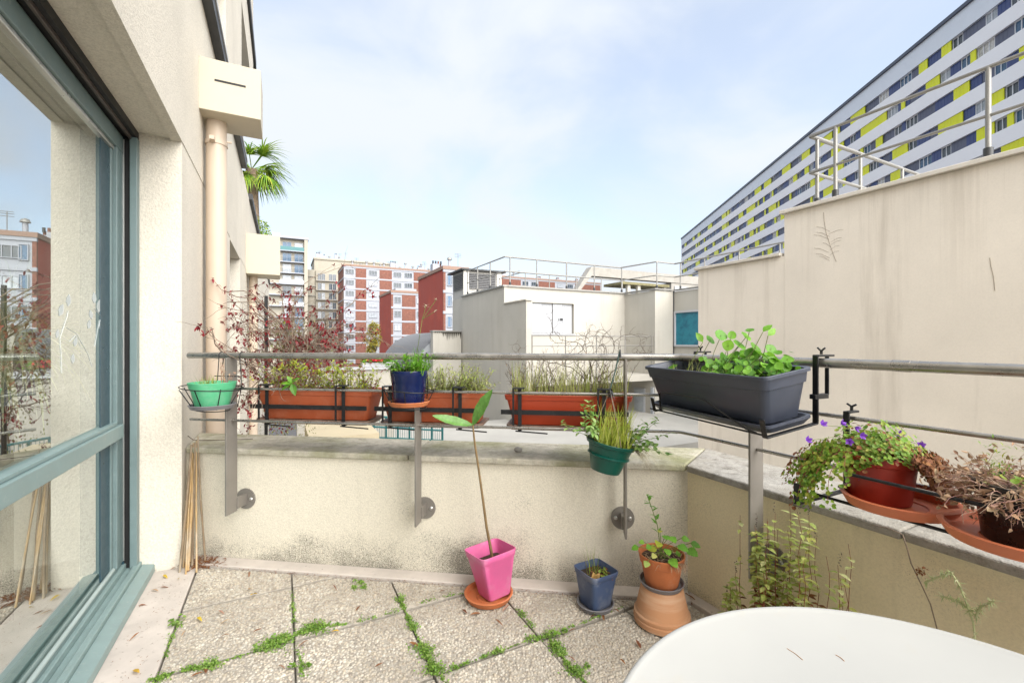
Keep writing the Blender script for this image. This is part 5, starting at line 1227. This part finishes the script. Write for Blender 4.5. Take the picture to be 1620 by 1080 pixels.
# fallen leaves, one object each
lib = []
for j, m_ in enumerate((L_brown, L_dry, leafm('leaf_fallen_yellow', [(.60, .36, .03), (.62, .46, .05), (.48, .24, .04)], .6, .2), L_brown)):
    me = MB(); leaf(me, Vector((-.02, 0, .003)), Vector((1, 0, .05)), UP, .045, (.013, .012, .015, .008)[j], .1 + .1 * j, .5); lib.append(build(me, 'fallen_leaf', m_, fix=False))
names = {0: ('brown', 'reddish brown fallen leaf lying on the paving'), 1: ('tan', 'curled tan fallen leaf lying on the paving'), 2: ('yellow', 'yellow fallen leaf lying on the paving'), 3: ('twig', 'narrow dark brown fallen leaf lying on the paving')}
drop = [(283, 917, 2), (262, 914, 2), (240, 905, 1), (297, 905, 0), (317, 886, 1), (308, 898, 0), (322, 898, 0), (330, 893, 0), (340, 890, 3), (300, 893, 1), (245, 936, 1), (240, 905, 0), (260, 930, 0), (316, 982, 2), (394, 910, 1), (350, 970, 1), (402, 943, 2), (356, 985, 1), (395, 933, 1), (291, 1003, 1), (530, 1001, 2), (480, 1020, 1), (600, 1053, 0), (567, 963, 0), (312, 1068, 0), (325, 1062, 0), (520, 908, 1), (463, 908, 0), (735, 968, 0), (752, 972, 0), (800, 963, 1), (955, 978, 0), (940, 975, 0), (975, 968, 3), (1125, 961, 1), (1112, 955, 0), (1095, 950, 3), (1085, 942, 3), (445, 1057, 1), (408, 1000, 3), (530, 932, 3), (700, 936, 1), (655, 1020, 0), (905, 1045, 3), (1010, 1020, 0), (985, 1050, 3), (215, 1065, 2), (225, 958, 0), (358, 897, 3), (375, 893, 3), (905, 1000, 3), (790, 988, 3), (355, 1010, 3), (212, 1010, 3)]
used = set()
for u, v, j in drop:
    p = G(u, v); rot = (rw.uniform(-.3, .3), rw.uniform(-.2, .2), rw.uniform(0, 6.28)); s_ = rw.uniform(.6, 1.0)
    if j not in used: o = lib[j]; o.location = p + UP * .003; o.rotation_euler = rot; o.scale = (s_,) * 3; used.add(j)
    else: o = inst(lib[j], 'fallen_leaf', p + UP * .003, None, rot, s_)
    props(o, names[j][1], 'leaf', names[j][0] + ' leaves fallen on the paving')
mb = MB()
for i in range(420):
    u = rw.gauss(318, 16); v = rw.gauss(891, 4) ; 
    if v > 884: diamond(mb, G(u, v) + UP * rw.uniform(.0, .018), rdir(rw, -.1, .4), UP, rw.uniform(.012, .03), rw.uniform(.003, .008))
for i in range(500):
    f = rw.random(); k = KC(-.4, CV) + (KC(TR, CV) - KC(-.4, CV)) * f; diamond(mb, KD(k, CV + rw.gauss(.0, .012), .004), rdir(rw, -.1, .2), UP, rw.uniform(.004, .014), .003)
for i in range(160): diamond(mb, ST(rw.uniform(1.3, 2.5), rw.uniform(-.52, -.37), .004), rdir(rw, -.1, .1), UP, rw.uniform(.003, .012), .002)
for i in range(500): diamond(mb, ST(rw.uniform(.8, 2.2), rw.uniform(-.35, 1.4), .003), rdir(rw, -.1, .1), UP, rw.uniform(.003, .010), .002)
build(mb, 'leaf_litter', L_brown, label='scattered bits of brown leaf litter along the wall foot and paving', cat='leaf litter', kind='stuff', fix=False)
# mint along the right-hand wall
base = ST(1.03, 1.44); g = thing('mint_plant', base, 'straggly pale mint stems growing behind the table against the parapet', 'plant')
rm_ = random.Random(17); st = MB(); lv = MB(); bl = MB(); dk = MB()
def minty(u, vtop, dens=1.0, pale=True):
    t_ = 1.44 + rm_.uniform(-.05, .06); s_ = s_at(u + rm_.uniform(-6, 6), t_); p0 = ST(s_, t_, 0); q = ST(s_at(u, t_), t_, 0); q.z = zst(vtop, s_at(u, t_), t_)
    pts = [p0.lerp(q, i / 8) + Vector((rm_.uniform(-.006, .006), rm_.uniform(-.006, .006), 0)) for i in range(9)]; st.tube(pts, taper(9, .0016, .0007), 5, caps=False)
    n = int((q.z) / .034)
    for i in range(n):
        f = .35 + .65 * i / n; p, d = along(pts, f); a = rm_.uniform(0, 3.14)
        if rm_.random() > dens: continue
        for sg in (0, math.pi):
            for _ in range(2 if dens > .8 else 1): leaf(lv if f > .55 or rm_.random() < .55 else bl, p, Vector((math.cos(a + sg + _ * .9), math.sin(a + sg + _ * .9), .1 + rm_.uniform(-.2, .3))), UP, rm_.uniform(.018, .034), rm_.uniform(.011, .018), .3)
    if rm_.random() < .3:
        for i in range(14): diamond(dk, q + UP * (i * .003) + rdir(rm_) * .003, rdir(rm_), UP, .006, .004)
for i in range(17): minty(rm_.gauss(1225, 40), rm_.uniform(815, 925), rm_.choice((1, 1, .8)))
for u, v, d in ((1170, 815, .45), (1155, 930, 1), (1165, 905, 1), (1150, 940, 1), (1265, 810, .6), (1250, 800, .6), (1290, 850, .5), (1310, 880, .6), (1345, 860, .35), (1340, 900, .4), (1330, 915, .5), (1275, 870, .7), (1225, 812, .7), (1195, 835, .9), (1205, 850, 1)): minty(u, v, d)
build(st, 'stems', M_redst, g, kind='stuff', fix=False); build(lv, 'foliage', L_mint, g, kind='stuff', fix=False); build(bl, 'dead_leaves', L_brown, g, kind='stuff', fix=False); build(dk, 'seed_heads', M_twigdk, g, kind='stuff', fix=False)
# pale weed and dry creeper farther right
def wp(u, v, t_=1.49): s_ = s_at(u, t_); return ST(s_, t_, zst(v, s_, t_))
g = thing('weed_plant', wp(1541, 1030), 'pale feathery weed against the parapet near the right edge', 'plant'); st = MB(); lv = MB()
for pth in ([(1545, 1030), (1540, 985), (1530, 955), (1518, 925), (1505, 905)], [(1536, 965), (1515, 950), (1488, 942)], [(1543, 975), (1552, 958), (1572, 950)], [(1505, 905), (1490, 910), (1462, 922)]):
    pts = [wp(u, v) for u, v in pth]; st.tube(pts, .0022, 5, caps=False)
    for f in [x / 22 for x in range(23)]:
        q, d = along(pts, f)
        for _ in range(4): blade(lv, q, rdir(rm_), rm_.uniform(.008, .022), .0024, .3, 2)
build(st, 'stems', pm('pale_stem', (.50, .52, .28), .6), g, kind='stuff', fix=False); build(lv, 'foliage', leafm('leaf_pale', [(.55, .60, .35), (.45, .55, .22), (.62, .62, .45)], .7, .3), g, kind='stuff', fix=False)
g = thing('dry_creeper', wp(1480, 1000), 'dry creeper stem hanging over the coping edge', 'plant')
build(MB().tube([wp(1378, 830, 1.52), wp(1405, 835, 1.515), wp(1428, 845, 1.51), wp(1436, 870, 1.51), wp(1441, 890, 1.515), wp(1458, 925, 1.515), wp(1472, 955, 1.515), wp(1484, 1000, 1.515)], [.0008, .0012, .0016, .0018, .0018, .0016, .0016, .0016], 6), 'stem', M_twig, g)
mb = MB()
for i in range(30): diamond(mb, wp(1455 + rm_.uniform(-6, 10), 902 + rm_.uniform(-4, 4)), rdir(rm_), UP, .009, .006)
build(mb, 'dead_leaves', L_brown, g, kind='stuff', fix=False)
# small stone on the coping, thin twig at its left end
q = KD(k_at(820, -.10), -.10, ZC1); mb = MB()
bm = bmesh.new(); bmesh.ops.create_icosphere(bm, subdivisions=2, radius=.018)
for v in bm.verts: v.co *= 1 + rw.uniform(-.22, .22)
mb.add([q + Vector((v.co.x, v.co.y * .8, v.co.z * .7 + .011)) for v in bm.verts], [[x.index for x in f.verts] for f in bm.faces]); bm.free()
build(mb, 'small_stone', M_rc, label='small dark stone lying on the coping left of the hanging pot', cat='stone', smooth=35)
build(MB().tube([KD(k_at(297, -.02), -.02, .60), KD(k_at(306, -.05), -.05, .572), KD(k_at(318, -.10), -.10, ZC1 + .006), KD(k_at(360, -.14), -.14, ZC1 + .004), KD(k_at(400, -.17), -.17, ZC1 + .006)], .0016, 5), 'dry_twig', M_twigdk, label='thin bent twig on the left end of the coping', cat='twig')

# ================================================================== PLANTS BEYOND THE RAIL
# red-leaved shrub beyond the left end
rs_ = random.Random(41); b0 = KD(k_at(440, -.45), -.55, -.3)
g = thing('red_shrub', b0, 'twiggy shrub with dark red leaves beyond the left end of the rail', 'shrub'); tw_ = MB(); lv = MB(); ol = MB()
def rbranch(p, d, L_, r, depth):
    pts = curve(p, d, L_, 8, jit=.24, r=rs_, grav=.035); tw_.tube(pts, taper(9, r, r * .4), 5, caps=False)
    for f in [x / 8 for x in range(2, 9)]:
        q, dd = along(pts, f)
        if depth and rs_.random() < .75: rbranch(q, dd + rdir(rs_) * .85, L_ * rs_.uniform(.3, .55), r * .6, depth - 1)
        if rs_.random() < (.05 if depth else .09):
            for _ in range(rs_.randint(3, 7)): leaf(lv, q + rdir(rs_) * .006, rdir(rs_), UP, rs_.uniform(.016, .030), rs_.uniform(.009, .015), .25)
for i in range(38):
    zz = 2.60 + rs_.uniform(-.15, .7); p = P(rs_.uniform(420, 500), rs_.uniform(570, 680), zz); u1, v1 = rs_.gauss(455, 62), rs_.uniform(478, 560); q = P(u1, v1, zz + rs_.uniform(-.2, .2)); rbranch(p, q - p, (q - p).length * 1.0, .0042, 2)
for pth in ([(440, 500), (400, 465), (385, 460), (350, 462), (322, 455), (312, 440), (305, 412)], [(450, 520), (405, 472), (375, 470), (350, 458), (337, 442)], [(455, 520), (408, 478), (360, 478), (335, 470), (322, 455)], [(440, 530), (400, 495), (365, 494)], [(430, 545), (395, 505), (358, 522)],
            [(470, 560), (520, 545), (555, 535), (600, 524)], [(460, 540), (510, 530), (540, 545), (560, 552)], [(450, 500), (445, 460), (432, 447)], [(460, 490), (480, 462), (497, 456)], [(440, 520), (405, 495), (392, 480), (394, 455), (420, 448)]):
    zz = 2.62 + rs_.uniform(0, .3); pts = [P(u, v, zz) for u, v in pth]; tw_.tube(pts, taper(len(pts), .0038, .0013), 5, caps=False)
    for f in (.45, .6, .72, .85, .95, 1.0):
        q, d = along(pts, f)
        for _ in range(rs_.randint(2, 8) if rs_.random() < .8 else 0): leaf(lv, q + rdir(rs_) * .01, rdir(rs_), UP, rs_.uniform(.018, .034), rs_.uniform(.010, .016), .25)
for i in range(30):
    p = P(rs_.uniform(372, 470), rs_.uniform(525, 690), 2.7 + rs_.uniform(-.1, .5))
    for _ in range(9): leaf(lv, p + rdir(rs_) * .03, rdir(rs_), UP, rs_.uniform(.018, .03), .013, .25)
for i in range(1500):
    u, v = rs_.gauss(455, 27), rs_.uniform(505, 690); leaf(ol, P(u, v, 2.85 + rs_.uniform(-.15, .4)), rdir(rs_), UP, rs_.uniform(.012, .024), rs_.uniform(.005, .009), .25)
for u, v in ((448, 520), (468, 525), (440, 550), (455, 552), (478, 545), (508, 600), (540, 575)):
    for i in range(16): leaf(ol, P(u, v, 2.72) + rdir(rs_) * .03, rdir(rs_), UP, .03, .015, .25)
build(tw_, 'branches', M_twig, g, kind='stuff', fix=False); build(lv, 'red_leaves', L_red, g, kind='stuff', fix=False)
build(ol, 'olive_leaves', leafm('leaf_olive', [(.26, .26, .10), (.34, .34, .16), (.18, .20, .07), (.40, .44, .10), (.30, .25, .16)], .6, .3), g, kind='stuff', fix=False)
build(MB().tube([P(421, 760, 2.75), P(421, 468, 2.75)], .010, 8), 'plant_stake', M_black, label='dark stake standing in the red-leaved shrub', cat='stake')
# flowers on the neighbour's balcony
fb_ = thing('flower_box', ST(8.13, t_at(598, 8.1), .64), 'flower box with red blooms on the white balcony wall below', 'flower box'); ta_, tb_ = t_at(572, 8.1), t_at(622, 8.1)
build(stbox(8.03, 8.22, ta_, tb_, .641, .72), 'box', M_shut, fb_, bevel=.006); mb = MB(); rd_ = MB()
for i in range(260): rleaf(mb, ST(rs_.uniform(8.0, 8.25), rs_.uniform(ta_, tb_), .72 + rs_.uniform(0, .12)), UP + rdir(rs_) * .8, rs_.uniform(.018, .035), rs_, 7)
for i in range(60): rleaf(rd_, ST(8.0 + rs_.uniform(-.03, .05), t_at(588, 8.1) + rs_.uniform(-.09, .16), .75 + rs_.uniform(0, .08)), Vector((0, -1, .3)) + rdir(rs_) * .5, .022, rs_, 7)
build(mb, 'foliage', L_fresh, fb_, kind='stuff', fix=False); build(rd_, 'red_blooms', leafm('petal_red', [(.55, .01, .03), (.62, .04, .06)], .6, .3), fb_, kind='stuff', fix=False)
# palm on the upper terrace
sp0 = 15.0; pb_ = ST(sp0, t_at(402, sp0), 3.12); pc = ST(sp0, t_at(398, sp0), 0); pc.z = zst(268, sp0, t_at(398, sp0))
g = thing('palm_tree', pb_, 'fan palm on the upper terrace behind the house front', 'palm'); rp = random.Random(8)
build(MB().tube([pb_, pb_.lerp(pc, .5), pc], [.16, .17, .15], 14), 'trunk', pm('palm_bark', (.22, .16, .11), .95, var=.4, vs=14, bump=1, bs=30, bd=.03), g, smooth=60)
for j in range(26):
    mb = MB(); el = rp.uniform(-.8, .8); d = rdir(rp); d.z = 0; d = (d.normalized() * math.cos(el) + UP * math.sin(el)).normalized(); hub = pc + d * rp.uniform(.35, .62); mb.tube([pc, hub], .012, 5)
    x = d.cross(UP).normalized()
    for k in range(22):
        a = R(-82 + 164 * k / 21); dd = (d * math.cos(a) + x * math.sin(a)).normalized(); blade(mb, hub, dd + UP * .05, rp.uniform(.75, 1.05) * (1 - .25 * abs(math.sin(a))), .042, rp.uniform(.9, 2.0), 6)
    build(mb, 'frond', leafm('palm_leaf', [(.10, .24, .02), (.22, .36, .03), (.38, .42, .04)], .5, .3) if j == 0 else bpy.data.materials['palm_leaf'], g, fix=False)
g = thing('terrace_shrub', ST(13.6, t_at(414, 13.6), 3.12), 'small leafy shrub at the foot of the palm', 'shrub'); mb = MB(); cs = ST(13.6, t_at(411, 13.6), 3.5)
for i in range(1400):
    q = rdir(rp) * (rp.random() ** .4); leaf(mb, cs + Vector((q.x * .28, q.y * .4, q.z * .75 + .15)), rdir(rp), UP, rp.uniform(.05, .09), .035, .25)
build(mb, 'foliage', L_camp, g, kind='stuff', fix=False); build(MB().tube([ST(13.6, t_at(411, 13.6), 3.12), cs], .03, 6), 'stem', M_bark, g)
# autumn trees down in the street
def street_tree(u, z, vtop, w, pal, label, seed):
    r_ = random.Random(seed); b = P(u, HV, z); b.z = -12; zt = H - (vtop - HV) / F * z; W_ = w / F * z; g = thing('street_tree', b, label, 'tree'); hgt = zt - b.z
    build(MB().tube([b, b + UP * hgt * .45, b + UP * hgt * .8], [.28, .2, .06], 10), 'trunk', M_bark, g, smooth=60); br__ = MB(); mb = MB()
    for i in range(26):
        p0 = b + UP * hgt * r_.uniform(.35, .75); d = rdir(r_, .1, .8); br__.tube([p0, p0 + d * W_ * .25, p0 + d * W_ * .5 + UP * .4], [.07, .05, .02], 5)
        cpt = p0 + d * W_ * r_.uniform(.25, .5) + UP * r_.uniform(.2, hgt * .2)
        for k in range(170): q = cpt + rdir(r_) * W_ * .26 * r_.random() ** .5; diamond(mb, q, rdir(r_), UP, r_.uniform(.18, .34), .2)
    build(br__, 'limbs', M_bark, g); build(mb, 'crown', leafm('autumn_' + str(seed), pal, .6, .35), g, kind='stuff', fix=False)
street_tree(592, 80, 500, 24, [(.52, .36, .03), (.45, .40, .06), (.30, .32, .06), (.55, .44, .10)], 'yellow autumn tree beside the red gable block', 51)
street_tree(634, 62, 535, 16, [(.30, .10, .05), (.42, .30, .05), (.20, .08, .05)], 'small red and yellow tree below the red gable block', 52)

# ================================================================== BEHIND AND ON THE GLASS
pc_ = ST(2.38, -.93, .84); g = thing('spider_plant', ST(2.38, -.93, .02), 'pale striped spider plant inside behind the sliding door', 'plant'); rq = random.Random(61)
build(MB().tube([ST(2.38, -.93, .02), pc_], .02, 10), 'plant_stand', M_twigdk, g); pot(g, M_shut, pc_, .07, .10, .16)
mb = MB()
for i in range(420):
    d_ = Vector((rq.uniform(-1, 1), rq.uniform(-1, 1), rq.uniform(.3, 2.0))); t1 = MB(); blade(t1, pc_ + Vector((rq.uniform(-.05, .05), rq.uniform(-.05, .05), .15)), d_, rq.uniform(.25, .6), .018, rq.uniform(1.4, 3.4), 10, rq.uniform(-.6, .6))
    if max(toST(v)[1] for v in t1.v) < -.715: mb.add(t1.v, t1.f)
build(mb, 'leaves', leafm('spider_leaf', [(.80, .78, .52), (.70, .70, .36), (.85, .82, .64), (.55, .60, .24)], .55, .35), g, kind='stuff', fix=False)
ms, N, L, B = newmat('frosted_sticker'); B.inputs['Base Color'].default_value = (.75, .80, .80, 1); B.inputs['Alpha'].default_value = .42
def gp(u, v, o=-.6597): s_ = s_at(u, o); return ST(s_, o, zst(v, s_, o))
st = thing('leaf_sticker', gp(125, 560), 'white leaf-vine sticker on the glass of the sliding door', 'sticker')
for pth in ([(98, 590), (97, 560), (95, 535), (106, 502), (108, 492)], [(106, 518), (122, 528), (140, 560), (146, 580)], [(110, 540), (120, 530), (128, 548)], [(150, 548), (155, 520), (160, 500), (150, 488)], [(160, 500), (168, 540), (170, 555)]):
    build(MB().tube([gp(u, v) for u, v in pth], .0009, 4), 'vine', ms, st)
for u, v, a, l in ((108, 485, 80, 20), (94, 500, 60, 22), (118, 548, 70, 16), (150, 480, 95, 18), (146, 505, 110, 16), (140, 520, 70, 15), (156, 495, 80, 22), (158, 520, 60, 15), (163, 535, 75, 18), (115, 575, 80, 16), (90, 535, 70, 15)):
    mb = MB(); a = R(a); pts = []
    for q, w in ((0, 0), (.35, .32), (.7, .26), (1, 0)): pts.append((q, w))
    f = lambda q, w: gp(u + (math.cos(a) * q * l - math.sin(a) * w * l) * .6, v - (math.sin(a) * q * l + math.cos(a) * w * l))
    poly = [f(0, 0), f(.35, .3), f(.7, .24), f(1, 0), f(.7, -.24), f(.35, -.3)]; mb.add(poly + [p - NN * .0006 for p in poly], [(0, 1, 2, 3, 4, 5), (11, 10, 9, 8, 7, 6)] + [(i, (i + 1) % 6, 6 + (i + 1) % 6, 6 + i) for i in range(6)]); build(mb, 'leaf', ms, st)
